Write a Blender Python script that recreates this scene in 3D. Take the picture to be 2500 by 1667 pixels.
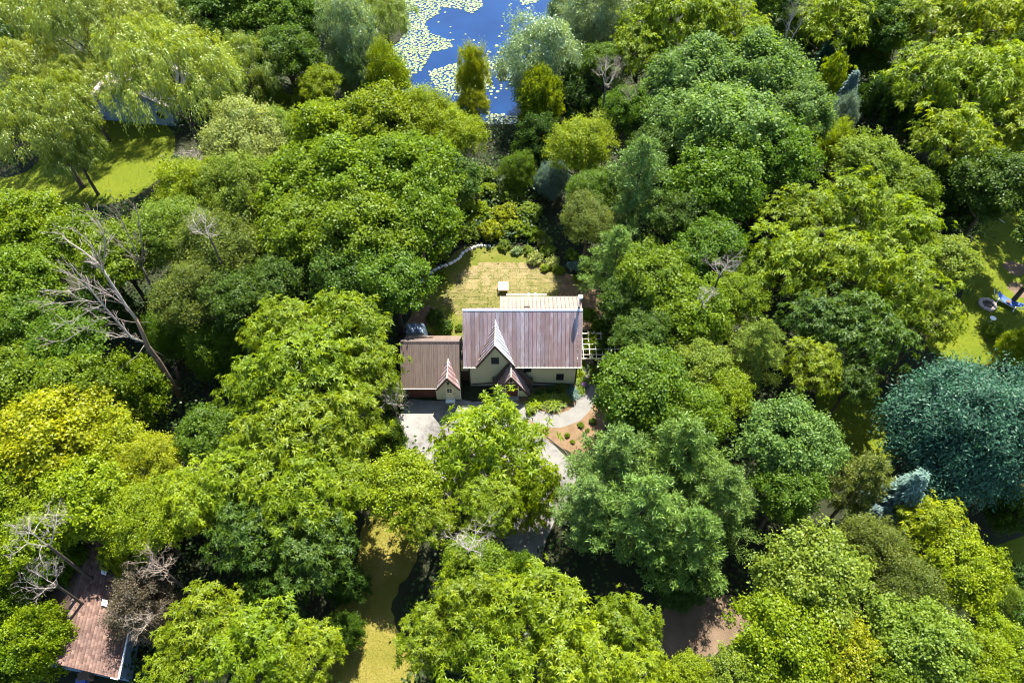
import bpy, bmesh, math, random
import numpy as np
from mathutils import Vector

random.seed(7)
RNG = np.random.default_rng(11)
scene = bpy.context.scene
for o in list(bpy.data.objects):
    bpy.data.objects.remove(o)
COL = scene.collection

# ------------------------------------------------------------------ camera
CAM_H, FOC, DEP = 65.0, 1700.0, math.radians(52)      # metres, pixels of a 2500 px wide frame, downward tilt
cd = bpy.data.cameras.new('camera')
cd.sensor_width = 36.0
cd.lens = 36.0 * FOC / 2500.0
cd.clip_start = 0.5
cd.clip_end = 6000
cam = bpy.data.objects.new('camera', cd)
COL.objects.link(cam)
cam.location = (0, 0, CAM_H)
cam.rotation_euler = (math.pi / 2 - DEP, 0, 0)
scene.camera = cam

# ------------------------------------------------------------------ light
SUN_EL, SUN_AZ = math.radians(58), math.radians(15)   # behind the house, a little to the right
w = bpy.data.worlds.new('World')
scene.world = w
w.use_nodes = True
nt = w.node_tree
bg = nt.nodes['Background']
sky = nt.nodes.new('ShaderNodeTexSky')
sky.sky_type = 'NISHITA'
sky.sun_disc = False
sky.sun_elevation = SUN_EL
sky.sun_rotation = SUN_AZ
sky.air_density = 1.0
sky.dust_density = 0.6
nt.links.new(sky.outputs[0], bg.inputs[0])
bg.inputs[1].default_value = 0.10
sd = bpy.data.lights.new('sun', 'SUN')
sd.energy = 5.0
sd.angle = math.radians(0.55)
sd.color = (1.0, 0.95, 0.86)
sun = bpy.data.objects.new('sun', sd)
COL.objects.link(sun)
S = Vector((math.sin(SUN_AZ) * math.cos(SUN_EL), math.cos(SUN_AZ) * math.cos(SUN_EL), math.sin(SUN_EL)))
sun.rotation_euler = S.to_track_quat('Z', 'Y').to_euler()
sun.location = (30, 80, 120)

scene.view_settings.view_transform = 'Standard'
scene.view_settings.look = 'None'
scene.view_settings.exposure = 1.95
scene.view_settings.gamma = 1.0
scene.view_settings.use_curve_mapping = False
scene.render.engine = 'CYCLES'
scene.cycles.filter_width = 1.05
scene.cycles.max_bounces = 6
scene.cycles.diffuse_bounces = 3
scene.cycles.glossy_bounces = 2
scene.cycles.transmission_bounces = 4
scene.cycles.caustics_reflective = False
scene.cycles.caustics_refractive = False


# ------------------------------------------------------------------ helpers
def ray(u, v):
    a = (u - 1250) / FOC
    b = (v - 833.5) / FOC
    return np.array([a, math.cos(DEP) - b * math.sin(DEP), -math.sin(DEP) - b * math.cos(DEP)])


def at(u, v, z=0.0):
    r = ray(u, v)
    return np.array([0, 0, CAM_H]) + r * ((z - CAM_H) / r[2])


def aty(u, v, y):
    r = ray(u, v)
    return np.array([0, 0, CAM_H]) + r * (y / r[1])


def depth_at(p):
    return p[1] * math.cos(DEP) - (p[2] - CAM_H) * math.sin(DEP)


def tag(o, label=None, cat=None, group=None, kind=None):
    if label: o['label'] = label
    if cat: o['category'] = cat
    if group: o['group'] = group
    if kind: o['kind'] = kind
    return o


def empty(name, loc, label=None, cat=None, group=None, rz=0):
    o = bpy.data.objects.new(name, None)
    COL.objects.link(o)
    o.location = loc
    o.rotation_euler = (0, 0, rz)
    o.empty_display_size = 0.3
    return tag(o, label, cat, group)


def link(name, me, parent=None, loc=(0, 0, 0)):
    o = bpy.data.objects.new(name, me)
    COL.objects.link(o)
    o.location = loc
    if parent: o.parent = parent
    return o


def np_mesh(name, V, F, mat, tint=None):
    """mesh of triangles from numpy arrays"""
    me = bpy.data.meshes.new(name)
    V = np.ascontiguousarray(V, dtype=np.float32)
    F = np.ascontiguousarray(F, dtype=np.int32)
    me.vertices.add(len(V))
    me.vertices.foreach_set('co', V.ravel())
    n = F.shape[1]
    me.loops.add(F.size)
    me.loops.foreach_set('vertex_index', F.ravel())
    me.polygons.add(len(F))
    me.polygons.foreach_set('loop_start', np.arange(0, F.size, n, dtype=np.int32))
    me.polygons.foreach_set('loop_total', np.full(len(F), n, dtype=np.int32))
    if tint is not None:
        a = me.attributes.new('tint', 'FLOAT', 'POINT')
        a.data.foreach_set('value', np.ascontiguousarray(tint, dtype=np.float32))
    me.update(calc_edges=True)
    me.materials.append(mat)
    return me


class MB:
    """collects boxes, prisms and tubes; build() links them as one mesh object"""
    def __init__(s):
        s.v, s.f = [], []

    def poly(s, pts):
        k = len(s.v)
        s.v += [tuple(map(float, p)) for p in pts]
        s.f.append(list(range(k, k + len(pts))))
        return s

    def prism(s, pts, off):
        k = len(s.v)
        n = len(pts)
        off = np.array(off, float)
        s.v += [tuple(map(float, p)) for p in pts]
        s.v += [tuple(np.array(p, float) + off) for p in pts]
        s.f.append(list(range(k + n - 1, k - 1, -1)))
        s.f.append(list(range(k + n, k + 2 * n)))
        for i in range(n):
            j = (i + 1) % n
            s.f.append([k + i, k + j, k + n + j, k + n + i])
        return s

    def box(s, x0, x1, y0, y1, z0, z1):
        return s.prism([(x0, y0, z0), (x1, y0, z0), (x1, y1, z0), (x0, y1, z0)], (0, 0, z1 - z0))

    def bar(s, a, b, wd, ht):
        a, b = Vector(a), Vector(b)
        d = (b - a).normalized()
        up = Vector((0, 0, 1)) if abs(d.z) < 0.95 else Vector((0, 1, 0))
        x = d.cross(up).normalized() * wd / 2
        y = x.cross(d).normalized() * ht / 2
        return s.prism([a - x - y, a + x - y, a + x + y, a - x + y], b - a)

    def tube(s, pts, rad, n=6, cap=True):
        pts = [Vector(p) for p in pts]
        if not isinstance(rad, (list, tuple)): rad = [rad] * len(pts)
        rings = []
        ref = None
        for i, p in enumerate(pts):
            t = (pts[min(i + 1, len(pts) - 1)] - pts[max(i - 1, 0)]).normalized()
            if ref is None:
                ref = t.orthogonal().normalized()
            x = (ref - t * ref.dot(t))
            x = x.normalized() if x.length > 1e-5 else t.orthogonal().normalized()
            ref = x
            y = t.cross(x)
            k = len(s.v)
            for j in range(n):
                a = 2 * math.pi * j / n
                s.v.append(tuple(p + (x * math.cos(a) + y * math.sin(a)) * rad[i]))
            rings.append(k)
        for a, b in zip(rings[:-1], rings[1:]):
            for j in range(n):
                q = (j + 1) % n
                s.f.append([a + j, a + q, b + q, b + j])
        if cap:
            s.f.append([rings[0] + j for j in range(n - 1, -1, -1)])
            s.f.append([rings[-1] + j for j in range(n)])
        return s

    def mesh(s, name, mat, smooth=False):
        me = bpy.data.meshes.new(name)
        me.from_pydata(s.v, [], s.f)
        me.materials.append(mat)
        if smooth:
            me.polygons.foreach_set('use_smooth', [True] * len(me.polygons))
        bm = bmesh.new()
        bm.from_mesh(me)
        bmesh.ops.recalc_face_normals(bm, faces=bm.faces)
        bm.to_mesh(me)
        bm.free()
        return me

    def build(s, name, mat, parent=None, loc=(0, 0, 0), smooth=False):
        return link(name, s.mesh(name, mat, smooth), parent, loc)


# ------------------------------------------------------------------ materials
def new_mat(name):
    m = bpy.data.materials.new(name)
    m.use_nodes = True
    m.node_tree.nodes.clear()
    return m, m.node_tree.nodes, m.node_tree.links


def ramp(N, L, src, stops):
    r = N.new('ShaderNodeValToRGB')
    el = r.color_ramp.elements
    while len(el) < len(stops): el.new(0.5)
    for e, (p, c) in zip(el, stops):
        e.position = p
        e.color = (*c, 1)
    L.new(src, r.inputs[0])
    return r.outputs[0]


def noise(N, L, vec, scale, detail=4, rough=0.6):
    n = N.new('ShaderNodeTexNoise')
    n.inputs['Scale'].default_value = scale
    n.inputs['Detail'].default_value = detail
    n.inputs['Roughness'].default_value = rough
    L.new(vec, n.inputs['Vector'])
    return n.outputs['Fac']


def mixc(N, L, fac, a, b, mode='MIX'):
    m = N.new('ShaderNodeMix')
    m.data_type = 'RGBA'
    m.blend_type = mode
    for s, val in ((m.inputs['Factor'], fac), (m.inputs[6], a), (m.inputs[7], b)):
        if isinstance(val, (int, float)): s.default_value = val
        elif isinstance(val, tuple): s.default_value = (*val, 1)
        else: L.new(val, s)
    return m.outputs[2]


def surf_mat(name, stops, s1=0.5, s2=6.0, rough=0.9, bump=0.3, spec=0.2, metallic=0.0, use_obj=False, bscale=None, mixamt=0.5, coords='Object'):
    m, N, L = new_mat(name)
    tc = N.new('ShaderNodeTexCoord')
    geo = N.new('ShaderNodeNewGeometry')
    vec = geo.outputs['Position'] if coords == 'World' else tc.outputs['Object']
    n1 = noise(N, L, vec, s1)
    n2 = noise(N, L, vec, s2, 6, 0.7)
    mm = N.new('ShaderNodeMix')
    mm.inputs[0].default_value = mixamt
    L.new(n1, mm.inputs[2])
    L.new(n2, mm.inputs[3])
    col = ramp(N, L, mm.outputs[0], stops)
    if use_obj:
        oi = N.new('ShaderNodeObjectInfo')
        col = mixc(N, L, 1.0, col, oi.outputs['Color'], 'MULTIPLY')
    b = N.new('ShaderNodeBsdfPrincipled')
    b.inputs['Roughness'].default_value = rough
    b.inputs['Metallic'].default_value = metallic
    b.inputs['Specular IOR Level'].default_value = spec
    L.new(col, b.inputs['Base Color'])
    if bump:
        bp = N.new('ShaderNodeBump')
        bp.inputs['Strength'].default_value = bump
        bp.inputs['Distance'].default_value = 0.08
        h = n2 if bscale is None else noise(N, L, vec, bscale, 3)
        L.new(h, bp.inputs['Height'])
        L.new(bp.outputs[0], b.inputs['Normal'])
    o = N.new('ShaderNodeOutputMaterial')
    L.new(b.outputs[0], o.inputs[0])
    return m


def plain(name, c, rough=0.6, spec=0.4, metallic=0.0, var=0.12, scale=3.0):
    lo = tuple(x * (1 - var) for x in c)
    hi = tuple(min(1, x * (1 + var)) for x in c)
    return surf_mat(name, [(0.3, lo), (0.7, hi)], scale * 0.4, scale * 4, rough, 0.05, spec, metallic)


def leaf_mat(name, gloss=0.05, trans=0.42, grough=0.45):
    m, N, L = new_mat(name)
    oi = N.new('ShaderNodeObjectInfo')
    at_ = N.new('ShaderNodeAttribute')
    at_.attribute_name = 'tint'
    hs = N.new('ShaderNodeHueSaturation')
    mr = N.new('ShaderNodeMapRange')
    mr.inputs[3].default_value = 0.515
    mr.inputs[4].default_value = 0.483
    L.new(at_.outputs['Fac'], mr.inputs[0])
    L.new(mr.outputs[0], hs.inputs['Hue'])
    mv = N.new('ShaderNodeMapRange')
    mv.inputs[3].default_value = 0.62
    mv.inputs[4].default_value = 1.4
    L.new(at_.outputs['Fac'], mv.inputs[0])
    L.new(mv.outputs[0], hs.inputs['Value'])
    L.new(oi.outputs['Color'], hs.inputs['Color'])
    d = N.new('ShaderNodeBsdfDiffuse')
    L.new(hs.outputs[0], d.inputs['Color'])
    t = N.new('ShaderNodeBsdfTranslucent')
    tc = mixc(N, L, 1.0, hs.outputs[0], (1.35, 1.25, 0.55), 'MULTIPLY')
    L.new(tc, t.inputs['Color'])
    m1 = N.new('ShaderNodeMixShader')
    m1.inputs[0].default_value = trans
    L.new(d.outputs[0], m1.inputs[1])
    L.new(t.outputs[0], m1.inputs[2])
    g = N.new('ShaderNodeBsdfGlossy')
    g.inputs['Roughness'].default_value = grough
    g.inputs['Color'].default_value = (0.9, 0.95, 0.9, 1)
    m2 = N.new('ShaderNodeMixShader')
    m2.inputs[0].default_value = gloss
    L.new(m1.outputs[0], m2.inputs[1])
    L.new(g.outputs[0], m2.inputs[2])
    o = N.new('ShaderNodeOutputMaterial')
    L.new(m2.outputs[0], o.inputs[0])
    return m


M_LEAF = leaf_mat('leaf', 0.012, 0.52)
M_WILLOW = leaf_mat('willow_leaf', 0.035, 0.42, 0.4)
M_SILVER = leaf_mat('silver_leaf', 0.05, 0.35, 0.4)
M_NEEDLE = leaf_mat('needle', 0.02, 0.3, 0.5)
M_BARK = surf_mat('bark', [(0.3, (0.035, 0.027, 0.02)), (0.7, (0.12, 0.095, 0.07))], 2, 12, 0.95, 0.6)
M_DEADBARK = surf_mat('dead_wood', [(0.3, (0.16, 0.13, 0.10)), (0.7, (0.40, 0.35, 0.30))], 1.5, 10, 0.9, 0.5, use_obj=True)
M_FLOOR = surf_mat('forest_floor', [(0.3, (0.010, 0.017, 0.006)), (0.55, (0.022, 0.024, 0.010)), (0.75, (0.02, 0.035, 0.007))], 0.25, 3, 0.95, 0.8)
M_LAWN = surf_mat('lawn_grass', [(0.3, (0.055, 0.085, 0.003)), (0.5, (0.088, 0.112, 0.004)), (0.72, (0.115, 0.125, 0.005))], 0.3, 7, 0.95, 0.9, mixamt=0.55)
M_BACKLAWN = surf_mat('patchy_grass', [(0.3, (0.05, 0.075, 0.008)), (0.5, (0.09, 0.10, 0.011)), (0.72, (0.19, 0.145, 0.055))], 0.5, 5, 0.95, 0.9, mixamt=0.5)
M_DRYLAWN = surf_mat('dry_grass', [(0.3, (0.08, 0.085, 0.010)), (0.5, (0.13, 0.115, 0.018)), (0.75, (0.24, 0.18, 0.065))], 0.35, 6, 0.95, 0.9)
M_MULCH = surf_mat('mulch', [(0.3, (0.085, 0.05, 0.024)), (0.5, (0.155, 0.10, 0.055)), (0.75, (0.22, 0.155, 0.095))], 1.2, 14, 0.95, 1.0)
M_SOIL = surf_mat('bare_soil', [(0.3, (0.075, 0.05, 0.032)), (0.7, (0.18, 0.125, 0.082))], 0.8, 9, 0.95, 0.9)
M_GRAVEL = surf_mat('gravel', [(0.3, (0.13, 0.123, 0.112)), (0.7, (0.21, 0.2, 0.182))], 0.9, 16, 0.95, 0.8)
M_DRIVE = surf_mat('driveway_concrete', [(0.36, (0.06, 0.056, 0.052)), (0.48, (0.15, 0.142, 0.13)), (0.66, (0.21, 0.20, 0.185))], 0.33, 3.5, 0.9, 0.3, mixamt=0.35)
M_SOD = surf_mat('sod', [(0.40, (0.05, 0.072, 0.007)), (0.49, (0.165, 0.135, 0.062)), (0.7, (0.235, 0.185, 0.105))], 1.1, 4.5, 0.95, 0.9, use_obj=True, coords='World', mixamt=0.62)


# water
def water_mat():
    m, N, L = new_mat('pond_water')
    tc = N.new('ShaderNodeTexCoord')
    n = noise(N, L, tc.outputs['Object'], 0.08, 3)
    c = ramp(N, L, n, [(0.35, (0.003, 0.018, 0.068)), (0.65, (0.005, 0.028, 0.095))])  # blue of the mirrored sky is put into the base colour
    b = N.new('ShaderNodeBsdfPrincipled')
    L.new(c, b.inputs['Base Color'])
    b.inputs['Roughness'].default_value = 0.06
    b.inputs['IOR'].default_value = 1.33
    bp = N.new('ShaderNodeBump')
    bp.inputs['Strength'].default_value = 0.05
    bp.inputs['Distance'].default_value = 0.05
    L.new(noise(N, L, tc.outputs['Object'], 2.5, 2), bp.inputs['Height'])
    L.new(bp.outputs[0], b.inputs['Normal'])
    o = N.new('ShaderNodeOutputMaterial')
    L.new(b.outputs[0], o.inputs[0])
    return m


M_WATER = water_mat()
M_PAD = surf_mat('lily_pad', [(0.3, (0.06, 0.10, 0.014)), (0.7, (0.125, 0.165, 0.04))], 0.8, 4, 0.5, 0.0, 0.5)


def metal_roof(name, base, rough=0.38, spec=0.6, sheen=False):
    """painted steel sheet with weather streaks down the slope and optional painted-in sheen"""
    m, N, L = new_mat(name)
    tc = N.new('ShaderNodeTexCoord')
    oi = N.new('ShaderNodeObjectInfo')
    mp = N.new('ShaderNodeMapping')
    mp.inputs['Scale'].default_value = (5.0, 0.55, 0.55)
    L.new(tc.outputs['Object'], mp.inputs[0])
    n1 = noise(N, L, mp.outputs[0], 1.6, 5, 0.65)
    n2 = noise(N, L, tc.outputs['Object'], 9, 4)
    c = ramp(N, L, n1, [(0.3, tuple(x * 0.78 for x in base)), (0.7, tuple(x * 1.22 for x in base))])
    if sheen:  # whitish glancing sheen of the front roof, painted into the colour as streaks
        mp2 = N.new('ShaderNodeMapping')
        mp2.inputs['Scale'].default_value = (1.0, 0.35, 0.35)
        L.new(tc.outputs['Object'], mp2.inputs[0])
        sheen_mask = ramp(N, L, noise(N, L, mp2.outputs[0], 0.55, 5, 0.7), [(0.42, (0, 0, 0)), (0.62, (1, 1, 1))])
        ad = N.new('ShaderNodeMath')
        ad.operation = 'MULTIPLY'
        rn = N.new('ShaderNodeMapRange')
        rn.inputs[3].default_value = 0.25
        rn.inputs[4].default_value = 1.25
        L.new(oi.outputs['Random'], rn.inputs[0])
        sheen_mask = mixc(N, L, 1.0, sheen_mask, rn.outputs[0], 'MULTIPLY')
        L.new(sheen_mask, ad.inputs[0])
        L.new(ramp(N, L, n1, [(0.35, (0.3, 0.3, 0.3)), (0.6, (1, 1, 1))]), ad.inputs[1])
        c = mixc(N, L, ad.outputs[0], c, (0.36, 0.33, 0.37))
    c = mixc(N, L, 1.0, c, oi.outputs['Color'], 'MULTIPLY')
    b = N.new('ShaderNodeBsdfPrincipled')
    L.new(c, b.inputs['Base Color'])
    r = N.new('ShaderNodeMapRange')
    r.inputs[3].default_value = rough - 0.1
    r.inputs[4].default_value = rough + 0.16
    L.new(n1, r.inputs[0])
    L.new(r.outputs[0], b.inputs['Roughness'])
    b.inputs['Specular IOR Level'].default_value = spec
    bp = N.new('ShaderNodeBump')
    bp.inputs['Strength'].default_value = 0.12
    bp.inputs['Distance'].default_value = 0.03
    L.new(n2, bp.inputs['Height'])
    L.new(bp.outputs[0], b.inputs['Normal'])
    o = N.new('ShaderNodeOutputMaterial')
    L.new(b.outputs[0], o.inputs[0])
    return m


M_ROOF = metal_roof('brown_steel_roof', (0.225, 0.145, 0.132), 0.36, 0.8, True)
M_SHEENROOF = metal_roof('steel_roof_painted_sheen', (0.46, 0.47, 0.51), 0.4, 0.7)  # bright sky sheen on the dormer's right slope, painted as a paler colour
M_GROOF = metal_roof('tan_steel_roof', (0.155, 0.112, 0.088), 0.5, 0.4)
M_DROOF = metal_roof('dark_steel_cladding', (0.045, 0.034, 0.034), 0.5, 0.4)
M_SIDING = surf_mat('cream_siding', [(0.3, (0.46, 0.44, 0.30)), (0.7, (0.55, 0.53, 0.39))], 0.8, 7, 0.75, 0.1, 0.25)
M_CREAM = plain('cream_trim', (0.66, 0.60, 0.44))
M_WHITE = plain('white_paint', (0.78, 0.78, 0.76), 0.5)
M_BROWN = plain('dark_brown_trim', (0.055, 0.035, 0.028))
M_BDOOR = plain('red_brown_door', (0.10, 0.032, 0.022))
M_BLACK = plain('black_metal', (0.02, 0.02, 0.022), 0.4)
M_STEEL = plain('galvanised_steel', (0.45, 0.45, 0.46), 0.35, 0.5, 0.8)
M_GLASS = plain('window_glass', (0.015, 0.02, 0.028), 0.06, 0.8, 0.0, 0.1)
M_FOUND = plain('foundation_block', (0.28, 0.27, 0.25), 0.9)
M_WOOD = plain('pale_timber', (0.55, 0.44, 0.25), 0.75, 0.2, 0, 0.2, 6)
M_TARP = surf_mat('tarp', [(0.35, (0.05, 0.075, 0.11)), (0.62, (0.16, 0.21, 0.27)), (0.75, (0.5, 0.55, 0.6))], 2.2, 9, 0.35, 0.6, 0.6)
M_STONE = surf_mat('pale_stone', [(0.3, (0.45, 0.43, 0.40)), (0.7, (0.72, 0.70, 0.66))], 1.5, 9, 0.9, 0.4)
M_GREYSTONE = surf_mat('grey_stone', [(0.3, (0.25, 0.2, 0.18)), (0.7, (0.45, 0.38, 0.34))], 1.5, 9, 0.9, 0.4)
M_SHINGLE = surf_mat('asphalt_shingle', [(0.3, (0.19, 0.095, 0.062)), (0.7, (0.33, 0.18, 0.125))], 0.6, 14, 0.95, 0.4)
M_BLUE = plain('blue_fabric', (0.06, 0.12, 0.38), 0.8)
M_BLUEWALL = plain('blue_grey_wall', (0.11, 0.17, 0.24), 0.8)
M_PINKROOF = plain('pale_roof', (0.62, 0.52, 0.50), 0.8, 0.2, 0, 0.2)
M_CABLE = plain('cable', (0.40, 0.44, 0.48), 0.5)
M_PETAL = plain('petal', (0.75, 0.74, 0.70), 0.8)


# ------------------------------------------------------------------ ground sheets
def V2(pts):                                       # the overview picture's pixels to the 2500 px frame
    return [(x * 2500 / 2352, y * 2500 / 2352) for x, y in pts]


def poly_world(px, z=0.0):
    return np.array([at(u, v, z) for u, v in px])


def inside(poly, x, y):
    """vectorised point in polygon"""
    x, y = np.asarray(x), np.asarray(y)
    r = np.zeros(x.shape, bool)
    n = len(poly)
    for i in range(n):
        x0, y0 = poly[i][:2]
        x1, y1 = poly[(i + 1) % n][:2]
        c = (y0 > y) != (y1 > y)
        with np.errstate(divide='ignore', invalid='ignore'):
            r ^= c & (x < (x1 - x0) * (y - y0) / (y1 - y0 + 1e-12) + x0)
    return r


def smooth_poly(P, step=0.6, jit=0.12):
    out = []
    n = len(P)
    for i in range(n):
        p0, p1, p2, p3 = (P[(i + k - 1) % n][:2] for k in range(4))
        k = max(2, int(np.linalg.norm(p2 - p1) / step))
        for j in range(k):
            t = j / k
            q = 0.5 * ((2 * p1) + (-p0 + p2) * t + (2 * p0 - 5 * p1 + 4 * p2 - p3) * t * t + (-p0 + 3 * p1 - 3 * p2 + p3) * t ** 3)
            out.append(q + RNG.normal(0, jit, 2))
    return np.array(out)


def sheet(name, P, z, mat, label=None, soft=True):
    me = bpy.data.meshes.new(name)
    bm = bmesh.new()
    vs = [bm.verts.new((p[0], p[1], z)) for p in P]
    es = [bm.edges.new((vs[i], vs[(i + 1) % len(vs)])) for i in range(len(vs))]
    bmesh.ops.triangle_fill(bm, use_beauty=True, use_dissolve=False, edges=es, normal=(0, 0, 1))
    for f in bm.faces:
        if f.normal.z < 0: f.normal_flip()
    bm.to_mesh(me)
    bm.free()
    me.materials.append(mat)
    return tag(link(name, me), label, kind='structure')


CLEAR = []        # polygons where no undergrowth stands

POND = smooth_poly(poly_world(V2([(885, -60), (930, 60), (880, 130), (900, 200), (960, 240), (1040, 262), (1110, 285), (1190, 285), (1240, 260), (1260, 170), (1290, 100), (1330, 40), (1350, -60), (1250, -110), (1000, -110)])), 1.5, 0.15)
# forest floor: one sheet to the horizon with the pond cut out of it
me = bpy.data.meshes.new('ground')
bm = bmesh.new()
outer = [bm.verts.new(p) for p in ((-1800, -1800, 0), (1800, -1800, 0), (1800, 1800, 0), (-1800, 1800, 0))]
es = [bm.edges.new((outer[i], outer[(i + 1) % 4])) for i in range(4)]
rim = [bm.verts.new((p[0], p[1], 0)) for p in POND]
es += [bm.edges.new((rim[i], rim[(i + 1) % len(rim)])) for i in range(len(rim))]
bmesh.ops.triangle_fill(bm, use_beauty=True, use_dissolve=False, edges=es, normal=(0, 0, 1))
pc = POND.mean(0)
low = [bm.verts.new((pc[0] + (p[0] - pc[0]) * 0.96, pc[1] + (p[1] - pc[1]) * 0.96, -0.7)) for p in POND]
for i in range(len(rim)):
    j = (i + 1) % len(rim)
    bm.faces.new((rim[i], rim[j], low[j], low[i]))
for f in bm.faces:
    f.normal_update()
    if f.normal.z < 0: f.normal_flip()
bm.to_mesh(me)
bm.free()
me.materials.append(M_FLOOR)
tag(link('ground', me), kind='structure')
big = pc + (POND - pc) * 1.01
sheet('pond_water', big, -0.22, M_WATER)
CLEAR.append(POND)

L_TL = smooth_poly(poly_world(V2([(-30, 500), (-30, 420), (60, 395), (130, 330), (235, 270), (380, 290), (400, 350), (330, 440), (200, 480), (90, 480)])), 1.0, 0.1)
sheet('lawn', L_TL, 0.004, M_LAWN)
L_R = smooth_poly(poly_world(V2([(2130, 800), (2200, 700), (2230, 560), (2290, 480), (2420, 440), (2470, 640), (2440, 800), (2300, 840)])), 1.0, 0.1)
sheet('lawn', L_R, 0.004, M_LAWN)
L_BR = smooth_poly(poly_world(V2([(2270, 1260), (2420, 1230), (2420, 1360), (2340, 1390), (2260, 1340)])), 0.8, 0.1)
sheet('lawn', L_BR, 0.004, M_LAWN)
L_MR = smooth_poly(poly_world(V2([(1880, 900), (2030, 920), (2050, 1060), (1900, 1050)])), 0.8, 0.1)
sheet('lawn', L_MR, 0.004, M_LAWN)
L_BC = smooth_poly(poly_world(V2([(840, 1200), (930, 1170), (960, 1270), (900, 1400), (960, 1600), (760, 1600), (770, 1400), (820, 1290)])), 0.7, 0.1)
sheet('dry_lawn', L_BC, 0.004, M_DRYLAWN)
SOIL = smooth_poly(poly_world(V2([(1490, 1450), (1560, 1380), (1720, 1370), (1740, 1440), (1640, 1500), (1560, 1530)])), 0.7, 0.1)
sheet('bare_soil', SOIL, 0.004, M_SOIL)
BACK = smooth_poly(poly_world([(1010, 790), (1015, 720), (1032, 690), (1090, 640), (1120, 608), (1180, 602), (1262, 606), (1300, 628), (1360, 662), (1420, 690), (1440, 740), (1400, 800), (1150, 830)]), 0.8, 0.1)
back_lawn = sheet('back_lawn', BACK, 0.004, M_BACKLAWN)
MUL_B = smooth_poly(poly_world([(1372, 668), (1400, 672), (1440, 690), (1480, 740), (1470, 790), (1400, 800), (1330, 740), (1350, 725), (1368, 700)]), 0.7, 0.1)
sheet('mulch_bed', MUL_B, 0.008, M_MULCH)
MUL_L = smooth_poly(poly_world([(990, 800), (1010, 765), (1050, 745), (1065, 765), (1030, 800)]), 0.6, 0.1)
sheet('mulch_bed', MUL_L, 0.008, M_MULCH)
MUL_F = smooth_poly(poly_world([(1230, 960), (1320, 945), (1400, 945), (1404, 905), (1440, 895), (1475, 930), (1490, 985), (1470, 1060), (1420, 1110), (1385, 1100), (1340, 1075), (1260, 1010)]), 0.7, 0.08)
sheet('mulch_bed', MUL_F, 0.008, M_MULCH)
DRIVE = smooth_poly(poly_world([(1000, 975), (1062, 977), (1126, 977), (1200, 985), (1270, 1015), (1345, 1080), (1400, 1140), (1400, 1200), (1360, 1260), (1330, 1330), (1310, 1400), (1240, 1400), (1200, 1340), (1170, 1260), (1100, 1215), (1050, 1150), (1000, 1105), (975, 1060), (968, 1030), (985, 1000)]), 0.6, 0.05)
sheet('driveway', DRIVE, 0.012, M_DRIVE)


def ribbon(center, wd):
    c = np.array(center)[:, :2]
    t = np.gradient(c, axis=0)
    t /= np.linalg.norm(t, axis=1)[:, None]
    n = np.stack([-t[:, 1], t[:, 0]], 1)
    wv = wd / 2
    return np.concatenate([c + n * wv, (c - n * wv)[::-1]])


PATHC = poly_world([(1230, 990), (1290, 1008), (1340, 1026), (1385, 1022), (1418, 1000), (1438, 965), (1446, 935), (1436, 905), (1424, 880)])
PATH = smooth_poly(ribbon(PATHC, 1.75), 0.5, 0.04)
sheet('gravel_path', PATH, 0.016, M_GRAVEL)
CLEAR += [L_TL, L_R, L_BR, L_MR, L_BC, BACK, MUL_B, MUL_L, MUL_F, DRIVE, PATH, SOIL]
# the driveway's dark edging along the mulch
e = MB()
pts = [at(u, v, 0.03) for u, v in [(1335, 1066), (1358, 1085), (1378, 1100), (1400, 1130)]]
e.tube(pts, 0.07, 5)
tag(e.build('bed_edging', M_BROWN), 'dark timber edging between the driveway and the mulch bed', 'edging')

# sod rolls laid in staggered rows behind the house, each one its own piece
rows = [(885, 1500), (800, 1610), (720, 1680), (655, 1740), (630, 1830), (625, 1830), (615, 1830), (605, 1820), (520, 1815), (500, 1800), (490, 1780), (480, 1740), (520, 1300), (560, 1130), (620, 1130)]
y_top = at(1230, 640.6)[1]
sodm = MB().box(0, 1.47, -0.58, 0, 0, 0.035)
sod_mesh = sodm.mesh('sod_roll', M_SOD)
for r, (x0, x1) in enumerate(rows):
    yy = y_top - r * 0.60
    v_here = 640.6 + r * 8.2
    xa = at(980 + x0 / 4.704, v_here)[0]
    xb = at(980 + x1 / 4.704, v_here)[0]
    x = xa
    while x < xb - 0.5:
        o = link('sod_roll', sod_mesh, back_lawn, (x, yy + random.uniform(-0.03, 0.03), 0.004))
        o.rotation_euler = (0, 0, random.uniform(-0.012, 0.012))
        if x + 1.47 > xb: o.scale.x = max(0.4, (xb - x) / 1.47)
        k = random.random()
        dry = 1.0 - 0.06 * r - 0.05 * max(0, x - 1.0) + random.uniform(-0.25, 0.25)
        dry = min(1, max(0, dry if r > 2 else 1.0))
        g = np.array([0.55, 0.66, 0.30])
        d = np.array([1.02, 0.98, 0.95]) * random.uniform(0.9, 1.08)
        o.color = (*(g * (1 - dry) + d * dry), 1)
        x += 1.5


# ------------------------------------------------------------------ the house
EY, EZ, RY, RZ = 44.1, 4.05, 48.3, 8.58               # front eave and ridge
TP = (RZ - EZ) / (RY - EY)
X0, X1 = -5.27, 7.52
WY = 44.5                                             # front wall
BW = 52.0                                             # back wall
house = empty('house', (1.1, 48.3, 0), 'cream board house under a steep brown metal roof with a front dormer', 'house')


def H(mb, name, mat, parent=house, smooth=False):
    """build in world coordinates, then parent to the house"""
    o = mb.build(name, mat, parent, smooth=smooth)
    base = parent
    off = Vector((0, 0, 0))
    while base is not None:
        off += base.location
        base = base.parent
    o.location = -off if parent.type == 'EMPTY' else (0, 0, 0)
    return o


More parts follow.
